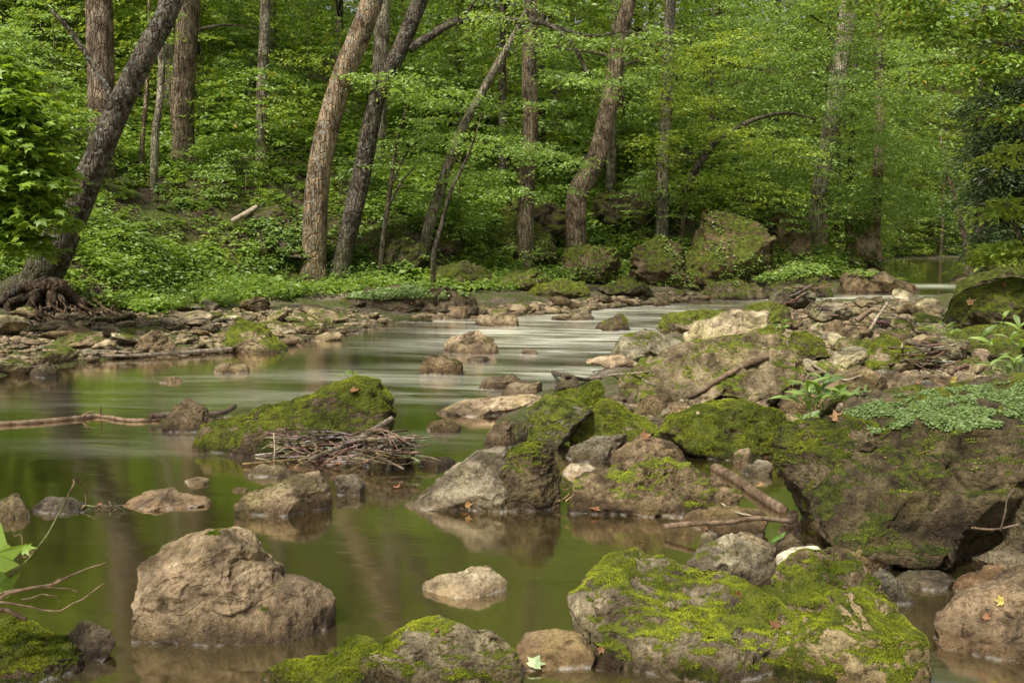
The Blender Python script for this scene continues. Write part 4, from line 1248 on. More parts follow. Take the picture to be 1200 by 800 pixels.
_t = np.linspace(0, 1, 6)
_lv = np.vstack([np.column_stack([s * np.sin(np.pi * np.clip(_t, .02, .98)) ** .8 * .12, _t, .12 * np.sin(np.pi * _t) - .28 * _t ** 2 + abs(s) * .02]) for s in (-1, 0, 1)])
LANCE = (_lv, np.array([(a + i, a + i + 1, a + 6 + i + 1) for a in (0, 6) for i in range(5)] + [(a + i, a + 6 + i + 1, a + 6 + i) for a in (0, 6) for i in range(5)]))
STEM = flat_mat('green_stem', (.10, .15, .03))
plant('fresh green plant with long arching leaves growing at the foot of the mossy shoulder block', (955, 490), 5.5, [(930, 470), (945, 455), (965, 448), (975, 462), (990, 466), (1005, 470)], .15, LEAF_HERB, per=8, seed=4)
plant('low broad leaved seedling below the long leaved plant', (948, 508), 5.2, [(935, 487), (950, 490), (962, 492)], .06, LEAF_HERB, per=6, seed=5, tmpl=DIAMOND)
plant('tall herb with long hanging leaves at the edge of the rocky bank', (1195, 470), 5.6, [(1175, 375), (1150, 395), (1160, 430), (1195, 385), (1185, 420)], .11, LEAF_HERB, per=8, seed=6)
plant('small leafy sprig growing on top of the slanting mossy slab', (414, 447), 6.7, [(396, 440), (408, 436), (416, 437), (423, 441)], .035, LEAF_HERB, per=7, seed=7, tmpl=DIAMOND, stem_w=.002)
plant('little seedling in the creeping leaves on the ledge', (1075, 492), 4.9, [(1068, 478), (1078, 475), (1084, 484)], .045, LEAF_HERB, per=5, seed=8, tmpl=DIAMOND, stem_w=.002)
plant('tuft of ivy like leaves on the pale pebbly boulder', (914, 392), 10.4, [(905, 382), (918, 384), (920, 376)], .07, LEAF_HERB, per=8, seed=9, tmpl=DIAMOND)
plant('grassy sprig leaning out under the high mossy boulder', (1105, 398), 10.5, [(1095, 385), (1112, 380), (1120, 388)], .12, LEAF_HERB, per=7, seed=10)
plant('small fern like herb among the stones by the creeping leaves', (1010, 478), 5.3, [(1000, 462), (1014, 460), (1022, 468)], .07, LEAF_HERB, per=7, seed=11)
o = fallen('single pointed green leaf standing upright between the cobbles', 910, 636, 20, 'green', tmpl=LANCE, up=(.1, -1, .1), curl=.1, az=1.57)
o.scale = (1.9, 1, 1)
o.location.z += .025

# bare twiggy branch reaching in over the pool
br = empty('bare_branch', at_depth(-30, 730, 2.95), 'bare twiggy branch with one green leaf and a withered tip reaching over the pool', 'branch')
_bo = np.array(br.location)
for pts, w0, w1, dd in [([(-40, 735), (-5, 708), (25, 690), (60, 684), (90, 672), (127, 657)], 6, 1.6, 0), ([(-30, 715), (0, 694), (35, 688), (70, 690), (93, 693)], 4, 1.5, .05), ([(0, 705), (40, 712), (80, 712), (121, 684)], 3, 1.5, -.05), ([(-20, 745), (0, 715), (30, 728)], 8, 5, .0),
                       ([(-15, 705), (10, 680), (45, 640), (72, 598), (90, 562)], 3.5, 2, .08), ([(82, 577), (88, 562), (96, 570), (99, 590), (95, 597)], 2.5, 2, .08), ([(10, 688), (20, 660), (27, 630), (14, 627)], 2, 1.2, .1), ([(60, 684), (75, 676), (95, 670)], 2, 1, .02), ([(25, 702), (55, 698), (72, 706)], 2, 1, -.02), ([(40, 645), (30, 652), (12, 655)], 2, 1.2, .08)]:
    Q = np.array([at_depth(a, b, 2.95 + dd + .02 * k) for k, (a, b) in enumerate(pts)])
    r = np.linspace(w0, w1, len(Q)) / 2 * 2.95 / F
    v, f = tube(Q - _bo, r, 8 + 5 * len(Q), 7, .15, 3, int(w0 * 10 + pts[0][0]), wob=.006)
    tw = link('twig', mk_mesh('twig', v, f), parent=br, mat=WOOD)
    tw['tone'] = [.20, .14, .09] if pts[0][1] != 705 or pts[0][0] != -15 else [.16, .17, .06]
_c = np.array([at_depth(-4, 668, 3.0), at_depth(26, 645, 3.0), at_depth(0, 700, 3.03)]) - _bo
_d = np.array([(.05, .1, 1.0), (1, .1, .25), (-.1, .1, 1.0)])
_n = np.array([(.1, -1, .15), (0, -.6, 1), (.5, -1, .1)])
for k in range(3):
    v, f, t = leaves(_c[k:k + 1], _d[k:k + 1], _n[k:k + 1], np.array([.145, .045, .11])[k:k + 1], MAPLE, gT, tint=np.array([.35, .5, .25])[k:k + 1])
    link('leaf', mk_mesh('leaf', v, f, smooth=False, attrs={'tint': ('POINT', t)}), parent=br, mat=LEAF_MAPLE)

# creepers spread over rock
def creeper(name, label, poly, n, size, mat, seed, tmpl=None, clump=3.0, thr=-.15):
    g = np.random.default_rng(seed)
    pick = poly_region(poly)
    P, Nn = [], []
    while len(P) < n:
        p, nr = surf(*pick(g))
        q = vnoise(np.array([p * clump * 2]), seed)[0] + .5 * vnoise(np.array([p * clump * 5]), seed + 1)[0]
        if q > thr:
            P.append(p)
            Nn.append(nr)
    P, Nn = np.array(P), np.array(Nn)
    Nn = Nn / np.linalg.norm(Nn, axis=1)[:, None] + np.array([0, -.15, .55]) + g.normal(0, .28, (n, 3))
    a = g.uniform(0, 6.3, n)
    d = np.column_stack([np.cos(a), np.sin(a), g.normal(-.15, .2, n)])
    P = P + Nn * g.uniform(.1, .8, n)[:, None] * size * .7
    v, f, t = leaves(P, d, Nn, size * g.uniform(.6, 1.3, n), tmpl or ROUND, g)
    o = link(name, mk_mesh(name, v, f, smooth=False, attrs={'tint': ('POINT', np.clip(t, 0, .94))}), mat=mat)
    tag(o, label, 'creeper')
    o['kind'] = 'stuff'


creeper('creeping_ground_cover', 'pale green creeping leaves matted over the ledge of the great boulder', [(975, 512), (990, 482), (1050, 463), (1110, 455), (1165, 450), (1200, 446), (1200, 500), (1165, 512), (1120, 506), (1070, 498), (1020, 508)], 13000, .0135, LEAF_CREEP, 3)
creeper('creeping_ledge_leaves', 'small creeping leaves over the dark overhanging ledge', [(405, 350), (430, 336), (480, 330), (535, 335), (550, 350), (500, 348), (440, 350)], 3500, .05, LEAF_CREEP, 4, clump=1.2)
creeper('cliff_ferns', 'ferns and small leafy plants clinging to the mossy cliffs and mounds', [(548, 300), (600, 262), (650, 290), (690, 284), (740, 290), (775, 275), (810, 265), (862, 226), (930, 250), (945, 330), (800, 338), (650, 330), (560, 315)], 2600, .065, LEAF_HERB, 5, tmpl=DIAMOND, clump=.8, thr=.15)
creeper('crag_ferns', 'ferns and small leafy plants clinging to the crags behind the orange barked tree', [(285, 310), (290, 255), (365, 255), (440, 254), (505, 297), (480, 325), (400, 322)], 3000, .085, LEAF_HERB, 6, tmpl=DIAMOND, clump=.8, thr=.05)
creeper('bend_ferns', 'ferns and small leafy plants along the cliffs and ledges at the bend', [(985, 300), (995, 245), (1040, 250), (1085, 327), (1060, 330), (985, 320), (880, 330), (880, 318)], 2500, .10, LEAF_HERB, 7, tmpl=DIAMOND, clump=.8, thr=.0)
def sprays(base, az, ln, n, g, droop=.25, rise=.1, fan=.36, twigs=5, tilt=.45, flat=.03):
    """leafy twig fans: n leaves on each; positions, directions and normals"""
    S = len(base)
    B = np.repeat(base, n, 0)
    L = np.repeat(ln, n)
    t = g.uniform(.02, 1, S * n) ** .8
    k = g.integers(0, twigs, S * n) - (twigs - 1) / 2
    a0 = np.repeat(az, n)
    a = a0 + k * fan * (.4 + .6 * t)
    dr = np.repeat(droop * g.uniform(.4, 1.6, S), n)
    reach = L * t * (1 - .10 * np.abs(k))
    p = B + np.column_stack([np.cos(a) * reach, np.sin(a) * reach, L * (rise * t - dr * t * t)])
    p += g.normal(size=p.shape) * (L * flat)[:, None]
    side = g.choice([-1, 1], S * n) * g.uniform(.3, 1.2, S * n)
    la = a + side
    d = np.column_stack([np.cos(la), np.sin(la), g.uniform(-.75, .15, S * n)])
    nr = np.column_stack([g.normal(0, tilt, S * n), g.normal(0, tilt, S * n), np.ones(S * n)])
    return p, d, nr


def foliage(name, masses, g, size, tmpl=DIAMOND, mat=None, parent=None, n=34, droop=.25, tilt=.45, world_to=None, wid=1.0, rise=.1):
    """masses: (centre, half extents (x, y, z), number of sprays, spray length)"""
    P, D, Nn = [], [], []
    for c, e, k, ln in masses:
        q = g.normal(size=(k, 3))
        q /= np.linalg.norm(q, axis=1)[:, None]
        q *= g.uniform(0, 1, k)[:, None] ** .45
        base = np.asarray(c) + q * np.asarray(e)
        az = np.arctan2(q[:, 1], q[:, 0]) + g.normal(0, .9, k)
        l = ln * g.uniform(.6, 1.3, k)
        base[:, 0] -= np.cos(az) * l * .5
        base[:, 1] -= np.sin(az) * l * .5
        p, d, m = sprays(base, az, l, n, g, droop=droop, tilt=tilt, rise=rise)
        P.append(p)
        D.append(d)
        Nn.append(m)
    P, D, Nn = np.vstack(P), np.vstack(D), np.vstack(Nn)
    if world_to is not None:
        P = P - world_to
    v, f, t = leaves(P, D, Nn, size * g.uniform(.6, 1.25, len(P)), tmpl, g, wid=wid)
    me = mk_mesh(name, v, f, smooth=False, attrs={'tint': ('POINT', t)})
    if mat is not None:
        me.materials.append(mat)
    return link(name, me, parent=parent) if parent is not None else me


# ------------------------------------------------------------------ shared crowns and trunks
BARKS = {'brown': (.36, .285, .20), 'grey': (.40, .36, .28), 'red': (.35, .27, .20), 'dark': (.17, .145, .11), 'pale': (.52, .465, .36), 'orange': (.46, .345, .225)}


def crown_layers(g, h, rad, low, k, n, size, tmpl=DIAMOND, mat=LEAF, droop=.3, ln=.9):
    """whorls of leafy boughs from low*h up to h"""
    u = g.uniform(0, 1, k) ** .85
    z = h * (low + (1 - low) * u)
    prof = np.sin(np.pi * np.clip(.18 + .80 * u, 0, 1)) ** .7
    # boughs cluster in azimuth so that gaps stay open between them
    nb = 11
    bz = g.uniform(0, 6.28, nb)
    az = bz[g.integers(0, nb, k)] + g.normal(0, .22, k)
    r = rad * prof * g.uniform(.12, 1, k) ** .6
    zz = np.round(z / (h * .075)) * h * .075 + g.normal(0, h * .012, k) - r * .12
    base = np.column_stack([np.cos(az) * r, np.sin(az) * r, zz])
    a2 = az + g.normal(0, .8, k)
    p, d, m = sprays(base, a2, ln * g.uniform(.6, 1.3, k), n, g, droop=droop)
    v, f, t = leaves(p, d, m, size * g.uniform(.6, 1.25, len(p)), tmpl, g)
    me = mk_mesh('crown', v, f, smooth=False, attrs={'tint': ('POINT', t)})
    me.materials.append(mat)
    return me


def plain_trunk(g, h, r, boughs=9, rad=2.5, low=.3):
    parts = []
    pts = [(g.normal(0, .012) * h * k / 6, g.normal(0, .012) * h * k / 6, h * k / 6) for k in range(7)]
    pts[0] = (0, 0, -.5)
    parts.append(tube(pts, [r * 1.25] + [r * (1 - .13 * k) for k in range(1, 7)], 16, 9, .06, 3, int(g.integers(999))))
    for _ in range(boughs):
        z = h * g.uniform(low, .95)
        a = g.uniform(0, 6.28)
        L = rad * g.uniform(.6, 1)
        parts.append(tube([(0, 0, z), (math.cos(a) * L * .5, math.sin(a) * L * .5, z + L * .16), (math.cos(a) * L, math.sin(a) * L, z + L * .12)], [r * .28, r * .17, r * .05], 7, 5))
    v, f = join(parts)
    me = mk_mesh('trunk', v, f)
    me.materials.append(BARK)
    return me


G = np.random.default_rng(2024)
CANOPY = [crown_layers(G, 7.0, 3.6, .05, 95, 26, .15, mat=m_) for m_ in (LEAF, LEAF_YEL, LEAF, LEAF_YEL)]
FILL = []
for k, (h, rad, low, m_) in enumerate([(11, 2.7, .10, LEAF), (13, 3.1, .22, LEAF), (9, 2.6, .05, LEAF_YEL), (12, 2.8, .15, LEAF_PALE), (14, 3.3, .30, LEAF_YEL), (8, 2.5, .03, LEAF_PALE)]):
    FILL.append((plain_trunk(G, h, .085 + .012 * h * .5, 9, rad, low), crown_layers(G, h, rad, low, 330, 26, .145, mat=m_)))
SHRUB = []
for k, (h, rad, m_) in enumerate([(2.2, 1.2, LEAF), (1.5, 1.1, LEAF_PALE), (2.8, 1.3, LEAF_PALE), (1.1, .95, LEAF_HERB), (1.8, 1.25, LEAF)]):
    SHRUB.append((plain_trunk(G, h, .016, 9, rad * .9, .1), crown_layers(G, h, rad, .18, 70, 30, .085, mat=m_, ln=.55, droop=.2)))


def place(kind, protos, k, loc, scale, rz, label, cat, group, tone='brown', with_trunk=True, lichen=.3):
    t, c = protos[k]
    r = empty(kind, loc, label, cat, group)
    r.scale = (scale,) * 3
    r.rotation_euler = (0, 0, rz)
    a = link('trunk' if kind != 'shrub' else 'stem', t, parent=r)
    a['tone'] = [float(x) for x in BARKS[tone]]
    a['lichen'] = lichen
    a['foot_z'] = -99.0
    link('crown' if kind != 'shrub' else 'foliage', c, parent=r)
    return r


# ------------------------------------------------------------------ the trees that can be told apart
TREES = []


def tree(label, pts, w, d=None, tone='brown', lichen=.4, masses=(), mat=None, size=.085, tmpl=DIAMOND, boughs=(), top=None, flare=1.7, ridge=.035, extend=9.0, sides=22, n=34, ln=.8, cat='tree', name='tree', droop=.25, wob=.0, topscale=1.0):
    seed = 500 + len(TREES) * 17
    g = np.random.default_rng(seed)
    if d is None:
        d = hit(*pts[0])[1]
    P = [at_depth(px, py, d) for px, py in pts]
    gz = hgt1(P[0][0], P[0][1])
    base = P[0].copy()
    base[2] = gz
    if P[0][2] - gz > .15:
        P = [np.array([P[0][0], P[0][1], gz])] + P
    P = [P[0] - np.array([0, 0, .25])] + P
    k = d / F / 2
    m = len(pts)
    lens = np.linspace(0, 1, m)
    rad = [float(np.interp(t, np.linspace(0, 1, len(w)), w)) * k for t in lens]
    if len(P) - 1 > m:
        rad = [rad[0]] + rad
    rad = [rad[0] * flare] + rad
    if len(P) - 2 >= 1 and flare > 1.2:
        # flare at the foot
        a = P[1] + (P[2] - P[1]) * min(.5, .35 / (np.linalg.norm(P[2] - P[1]) + 1e-6))
        P.insert(2, a)
        rad.insert(2, rad[2] * 1.0)
        rad[1] = rad[1] * (1 + (flare - 1) * .7)
    if extend:
        u = P[-1] - P[-2]
        u /= np.linalg.norm(u)
        r0 = rad[-1]
        for q in (.35, .7, 1.0):
            v_ = u * (1 - q * .4) + np.array([0, 0, 1]) * q * .4
            P.append(P[-1] + v_ / np.linalg.norm(v_) * extend / 3)
            rad.append(r0 * (1 - .72 * q))
    root = empty(name, base, label, cat)
    org = np.array(base)
    n_ring = 14 + int(np.linalg.norm(P[-1] - P[0]) * (5 if d < 25 else 3))
    v, f = tube(P, rad, n_ring, sides, ridge, 7, seed, wob=wob)
    tr = link('trunk', mk_mesh('trunk', v - org, tri(f)), parent=root, mat=BARK)

    def barkprops(o):
        o['tone'] = [float(x) for x in (BARKS[tone] if isinstance(tone, str) else tone)]
        o['lichen'] = lichen
        o['foot_z'] = float(gz)
    barkprops(tr)
    for bp, bw in boughs:
        Q = [at_depth(q[0], q[1], d + (q[2] if len(q) > 2 else 0)) for q in bp]
        rr = np.linspace(bw[0], bw[1], len(Q)) * k
        v, f = tube(Q, rr, 10 + 4 * len(Q), 8, .08, 5, seed + 3)
        barkprops(link('branch', mk_mesh('branch', v - org, tri(f)), parent=root, mat=BARK))
    if masses:
        M = []
        for q in masses:
            px, py, rx, ry, cnt = q[:5]
            dd = d + (q[5] if len(q) > 5 else 0)
            M.append((at_depth(px, py, dd), (rx * dd / F, rx * dd / F * .8, ry * dd / F), cnt, ln))
        foliage('crown', M, g, size, tmpl, mat or LEAF, root, n=n, droop=droop, world_to=org)
    if top is not None and extend:
        c = link('crown', CANOPY[top], parent=root)
        c.location = [float(x) for x in (P[-1] - org - np.array([0, 0, 4.2 * topscale]))]
        c.scale = (topscale,) * 3
        c.rotation_euler = (0, 0, float(g.uniform(0, 6)))
    TREES.append((root, P, d))
    return root


# wooded bank, from the upstream-less end to the bend
T1 = tree('dark leaning tree with grey lichen and a skirt of bare roots at the water', [(34, 352), (56, 310), (83, 255), (112, 190), (140, 125), (172, 60), (205, -5)], (54, 38, 29, 25, 22), tone='dark', lichen=.7, flare=1.7, ridge=.06, top=0, extend=7, boughs=[([(60, 12), (85, 40), (118, 90), (140, 132)][::-1], (9, 4))], sides=30)
tree('broad straight furrowed trunk right behind the leaning tree', [(118, 292), (119, 200), (118, 100), (116, -5)], (31, 29), d=20.5, tone='red', lichen=.15, top=1, ridge=.05)
tree('grey trunk in the corner above the maple', [(27, 140), (26, 60), (24, -5)], (24, 21), d=33, tone='grey', top=2, extend=8)
tree('tall trunk with a spreading root foot on the slope', [(216, 192), (214, 120), (218, 50), (222, -5)], (28, 23), tone='brown', lichen=.2, flare=2.0, top=3, ridge=.05)
tree('reddish trunk just behind the trunk with the spreading root foot', [(203, 175), (202, 90), (206, -5)], (24, 22), d=38, tone='red', lichen=.1, top=0)
tree('slender pale stem before the tall rooted trunk', [(177, 275), (183, 200), (185, 130), (189, 60), (191, -5)], (10, 7), d=20.5, tone='pale', lichen=.3, flare=1.2, extend=4, sides=12, masses=[(190, 20, 40, 15, 6)], wob=.05)
tree('very thin brown stem beside the slender pale stem', [(166, 275), (168, 180), (170, 100), (173, 40)], (7, 4), d=21, tone='brown', lichen=.1, flare=1.1, extend=2, sides=10, masses=[(175, 40, 30, 12, 5)], wob=.06)
tree('mid slope grey trunk half veiled by sunny leaves', [(306, 188), (307, 110), (310, 40), (311, -5)], (14, 11), tone='grey', lichen=.5, top=1, masses=[(330, 130, 45, 22, 14), (360, 70, 40, 25, 12)], mat=LEAF_YEL)
tree('pale trunk leaning away on the upper slope', [(322, 110), (328, 60), (338, 10), (342, -5)], (15, 12), d=40, tone='pale', lichen=.6, top=2)
tree('thin trunk on the upper slope left of the orange barked tree', [(388, 150), (392, 60), (396, -5)], (9, 8), d=36, tone='brown', top=0, extend=6)
tree('orange barked tree with scaly patches curving up from the bank', [(368, 326), (369, 270), (373, 210), (384, 150), (400, 95), (420, 45), (438, -5)], (29, 24), tone='orange', lichen=.9, flare=1.35, ridge=.05, top=1, extend=6, boughs=[([(366, 300), (345, 297), (318, 297), (300, 294)], (6, 3)), ([(330, 297), (331, 275), (327, 258)], (5, 3))])
tree('pale straight trunk behind the dark forked tree', [(438, 250), (440, 200), (444, 110), (449, -5)], (22, 17), d=25, tone='pale', lichen=.5, top=2)
tree('dark forked tree with a long bough reaching over the stream bank', [(398, 318), (410, 265), (424, 205), (434, 150), (445, 105), (468, 60), (494, -5)], (23, 18), tone='dark', lichen=.55, flare=1.5, top=3, extend=6,
     boughs=[([(478, 58), (505, 42), (535, 25), (575, 22), (615, 26), (640, 28, -1), (668, 48, -1.5), (690, 88, -2)], (11, 4)), ([(640, 28, -1), (690, 42, -1.5), (740, 38, -2), (770, 60, -2)], (4, 2)), ([(535, 25), (552, 8), (560, -5)], (4, 2))],
     masses=[(460, 95, 60, 14, 22, -.5), (430, 90, 35, 12, 10), (500, 110, 55, 12, 18, -.6), (650, 45, 45, 18, 16, -1.5), (700, 95, 50, 22, 20, -2), (740, 50, 50, 22, 18, -2), (600, 15, 70, 15, 16, -1)], mat=LEAF_PALE)
tree('slender grey leaning tree over the moss mound', [(491, 308), (503, 262), (520, 208), (540, 155), (560, 118), (583, 75), (604, 38)], (15, 7), tone='grey', lichen=.5, flare=1.25, extend=3, sides=14, wob=.03,
     masses=[(545, 165, 70, 10, 30, -.6), (600, 175, 75, 9, 34, -1), (650, 190, 60, 10, 26, -1), (560, 205, 60, 9, 20, -.6), (620, 225, 60, 10, 20, -1), (530, 120, 50, 12, 16)], mat=LEAF_PALE, size=.075, ln=.7)
tree('thin dark sapling standing in herbs by the shore ledge', [(445, 332), (450, 280), (458, 225), (463, 185), (470, 150)], (7, 3), tone='dark', lichen=.2, flare=1.1, extend=1, sides=9, boughs=[([(456, 240), (470, 215), (486, 195)], (3, 1.5)), ([(459, 215), (478, 178), (498, 160)], (3, 1.5))], wob=.04, masses=[(465, 165, 40, 14, 14), (495, 150, 35, 12, 12), (440, 190, 30, 12, 8)], mat=LEAF_PALE, size=.075, ln=.6)
tree('thin dark stem slanting behind the slender leaning tree', [(508, 300), (518, 262), (528, 225), (545, 190)], (6, 3), d=19.5, tone='dark', lichen=.1, flare=1.1, extend=1, sides=9)
tree('straight brown trunk rising from the moss mound', [(616, 262), (618, 200), (622, 140), (620, 85), (622, 20), (622, -5)], (19, 15), d=22.5, tone='brown', lichen=.4, top=1, masses=[(655, 90, 40, 10, 12, -1), (630, 120, 35, 8, 8, -1)], mat=LEAF_PALE, flare=1.3)
tree('stout crooked tree leaning right with red brown bark', [(676, 232), (690, 205), (702, 175), (710, 140), (716, 110), (722, 70), (730, 30), (738, -5)], (25, 16), d=23.5, tone='brown', lichen=.35, flare=1.6, top=0,
     boughs=[([(722, 70), (700, 62), (665, 58), (640, 52)], (5, 2)), ([(726, 60), (760, 52), (790, 60)], (4, 2))], masses=[(760, 90, 50, 18, 18, -1), (700, 40, 50, 15, 14), (790, 60, 60, 20, 18, -1)], mat=LEAF)
tree('grey upright trunk by the fern hung cliff', [(776, 265), (776, 210), (780, 140), (783, 60), (786, -5)], (15, 12), d=25, tone='grey', lichen=.6, top=2, masses=[(800, 120, 55, 22, 34, -1), (840, 60, 70, 30, 50, -1), (770, 170, 50, 18, 24, -1), (830, 150, 50, 18, 24, -1)], mat=LEAF_YEL)
tree('dark moss grown stem arching over towards the stream', [(788, 272), (800, 235), (815, 200), (835, 170), (860, 152), (885, 140), (908, 134), (930, 133), (955, 140)], (13, 6, 2), d=25.5, tone='dark', lichen=.15, flare=1.2, extend=0, sides=12, masses=[(880, 165, 70, 20, 40), (850, 210, 60, 18, 34), (920, 180, 50, 20, 30), (900, 230, 50, 16, 24)], mat=LEAF_YEL)
tree('drooping yellowing sapling hanging before the cliff', [(800, 262), (806, 240), (812, 215)], (5, 2), d=25, tone='brown', lichen=.2, flare=1, extend=0, sides=8, masses=[(790, 215, 30, 18, 12), (815, 235, 28, 14, 9), (770, 195, 30, 14, 10)], mat=LEAF_YEL, size=.10, ln=.6, droop=.6)
tree('massive trunk lost high in the leaves above the stream bend', [(955, 262), (966, 190), (978, 120), (990, 40), (998, -20)], (18, 19), d=30, tone='pale', lichen=.4, top=3, masses=[(900, 60, 90, 40, 90, -3), (960, 120, 90, 35, 90, -3), (1010, 60, 80, 40, 80, -3), (880, 110, 80, 30, 60, -3), (940, 185, 80, 30, 80, -3), (870, 20, 90, 30, 60, -2), (990, 10, 80, 25, 50, -3)], size=.10, ln=1.1, mat=LEAF_PALE)
tree('dark straight trunk beside the upstream bend', [(1024, 300), (1027, 230), (1031, 165), (1030, 80)], (13, 11), d=31, tone='brown', lichen=.3, top=0, masses=[(1060, 110, 80, 35, 80, -2), (1030, 160, 70, 25, 60, -2), (1085, 190, 55, 30, 60, -1), (1050, 230, 60, 25, 50, -1), (990, 230, 60, 25, 50, -1), (1090, 250, 45, 20, 30, -1), (1080, 60, 60, 30, 40, -1)], size=.11, ln=1.1, mat=LEAF_PALE)
tree('bare thin leaning stem by the distant pool', [(1136, 302), (1130, 275), (1122, 245), (1114, 218)], (9, 6), d=36, tone='red', lichen=.2, flare=1.4, extend=2, sides=10, masses=[(1100, 200, 40, 16, 14), (1085, 235, 40, 16, 12)], size=.11, ln=1.0, mat=LEAF_PALE)
tree('slim dark trunk glimpsed between the leaves at the bend', [(995, 250), (997, 200), (1000, 130)], (8, 7), d=38, tone='dark', top=1)
for k, (px, top_, wpx, y1) in enumerate([(536, 25, 8, 118), (553, 18, 6, 112), (566, 30, 7, 120), (590, 55, 7, 115), (512, 5, 10, 110), (470, 20, 9, 110), (648, 10, 8, 120), (668, 30, 6, 125)]):
    tree('thin dark trunk among those against the bright gap on the ridge', [(px, y1), (px + 2, 60), (px + 4, -5)], (wpx, wpx * .85), d=44, tone='dark', lichen=.1, flare=1.1, extend=5, top=k % 4, topscale=.8, sides=9)['group'] = 'thin trunks against the bright gap on the ridge'

# boughs and trees of the rocky side
tree('dense dark evergreen with drooping sprays at the edge of the rocky bank', [(1205, 330), (1203, 200), (1200, 60), (1200, -20)], (26, 20), d=17.0, tone='dark', lichen=.1, mat=LEAF_DARK, tmpl=NARROW, size=.13, n=60, ln=.9, droop=.7, extend=5,
     masses=[(1195, 40, 55, 25, 30), (1180, 110, 55, 25, 34), (1190, 170, 55, 25, 36), (1175, 215, 50, 22, 34), (1185, 260, 50, 22, 34), (1170, 150, 45, 22, 20), (1195, 300, 50, 15, 20)])
tree('second dark evergreen behind the rising bank', [(1150, 310), (1150, 200), (1152, 100)], (16, 12), d=27, tone='dark', lichen=.1, mat=LEAF_DARK, tmpl=NARROW, size=.15, n=60, ln=1.2, droop=.7, extend=6,
     masses=[(1160, 130, 40, 22, 24), (1150, 180, 35, 20, 24), (1160, 230, 35, 20, 24), (1165, 275, 32, 16, 24), (1170, 80, 40, 22, 20)])
tree('leafy overhanging tree shading the top corner above the bank', [(1250, 360), (1248, 200), (1240, 60), (1225, -60)], (40, 30), d=11.5, tone='brown', lichen=.3, mat=LEAF, size=.075, n=40, ln=.7, extend=4, flare=1.3,
     boughs=[([(1225, -40), (1180, 10), (1140, 25), (1110, 40)], (8, 3)), ([(1235, 30), (1190, 50), (1150, 50)], (6, 2))],
     masses=[(1160, 20, 70, 22, 44), (1090, 30, 60, 18, 30), (1180, 70, 50, 20, 30), (1120, 85, 50, 16, 26), (1060, 0, 60, 15, 22), (1190, 130, 35, 14, 16), (1000, -10, 60, 14, 16)])
tree('sunlit sapling leaning out at the rocky bank edge', [(1215, 330), (1195, 280), (1180, 240)], (7, 3), d=12.5, tone='brown', lichen=.1, mat=LEAF_YEL, size=.09, n=34, ln=.6, extend=0, flare=1,
     masses=[(1185, 245, 40, 16, 18), (1190, 290, 35, 16, 18), (1160, 300, 22, 12, 9), (1180, 180, 28, 14, 9)])
# the maple bush of the wooded bank
tree('large bright maple bush filling the edge of the wooded bank', [(-30, 350), (-22, 250), (-15, 150), (-10, 70)], (18, 8), d=11.6, tone='grey', lichen=.3, mat=LEAF_MAPLE, tmpl=MAPLE, size=.125, n=38, ln=.75, extend=2, flare=1.2, droop=.35, cat='maple', name='maple',
     masses=[(-20, 75, 35, 20, 22), (-2, 110, 40, 22, 34), (10, 150, 44, 25, 44), (20, 190, 44, 25, 50), (20, 230, 40, 22, 46), (2, 268, 38, 18, 34), (-30, 160, 50, 70, 60)])

# ------------------------------------------------------------------ forest that closes the view
gF = np.random.default_rng(77)
KIND = ['tall leafy forest tree standing among its likes on the wooded slope', 'tall leafy forest tree standing among its likes on the wooded slope', 'low spreading yellow green tree of the wooded slope', 'pale leaved forest tree of the wooded slope', 'high crowned yellow green tree of the wooded slope', 'low pale leaved tree of the wooded slope']
KG = ['tall leafy trees of the slope', 'tall leafy trees of the slope', 'low yellow green trees of the slope', 'pale leaved trees of the slope', 'high crowned yellow green trees of the slope', 'low pale leaved trees of the slope']


def clear_of_water(x, y, m):
    dl, sl = seg_dist(np.array([x]), np.array([y]), LEFT)
    dr, sr = seg_dist(np.array([x]), np.array([y]), RIGHT)
    return (sl[0] > 0 and dl[0] > m) or (sr[0] < 0 and dr[0] > m and seg_dist(np.array([x]), np.array([y]), BANK)[1][0] < 0)


spots = []
tries = 0
while len(spots) < 140 and tries < 6000:
    tries += 1
    d = math.exp(gF.uniform(math.log(25), math.log(95)))
    px = gF.uniform(-150, 1330)
    x = (px - 600) / F * d
    if not clear_of_water(x, d, 1.8 if d > 34 else 4.5):
        continue
    if any((x - a) ** 2 + (d - b) ** 2 < (1.3 + .018 * d) ** 2 for a, b in spots):
        continue
    if d < 36 and 330 < px < 640 and gF.random() < .55:
        continue
    spots.append((x, d))
for x, d in spots:
    k = int(gF.integers(6))
    if d < 32 and k in (0, 1, 4):
        k = (2, 3, 5)[int(gF.integers(3))]
    place('forest_tree', FILL, k, (x, d, hgt1(x, d)), gF.uniform(.75, 1.25) * (1.0 if d < 45 else 1.3), gF.uniform(0, 6.3), KIND[k], 'tree', KG[k], tone=['brown', 'grey', 'dark'][int(gF.integers(3))])

for k in range(26):
    for _ in range(60):
        d = gF.uniform(36, 62)
        x = (gF.uniform(960, 1190) - 600) / F * d
        if clear_of_water(x, d, .8) and not any((x - a) ** 2 + (d - b) ** 2 < 1.6 ** 2 for a, b in spots):
            spots.append((x, d))
            q = (2, 3, 5)[k % 3]
            place('forest_tree', FILL, q, (x, d, hgt1(x, d) - .6), gF.uniform(.5, .95), gF.uniform(0, 6.3), 'leafy young tree crowding the banks of the distant bend', 'tree', 'young trees at the distant bend')
            break

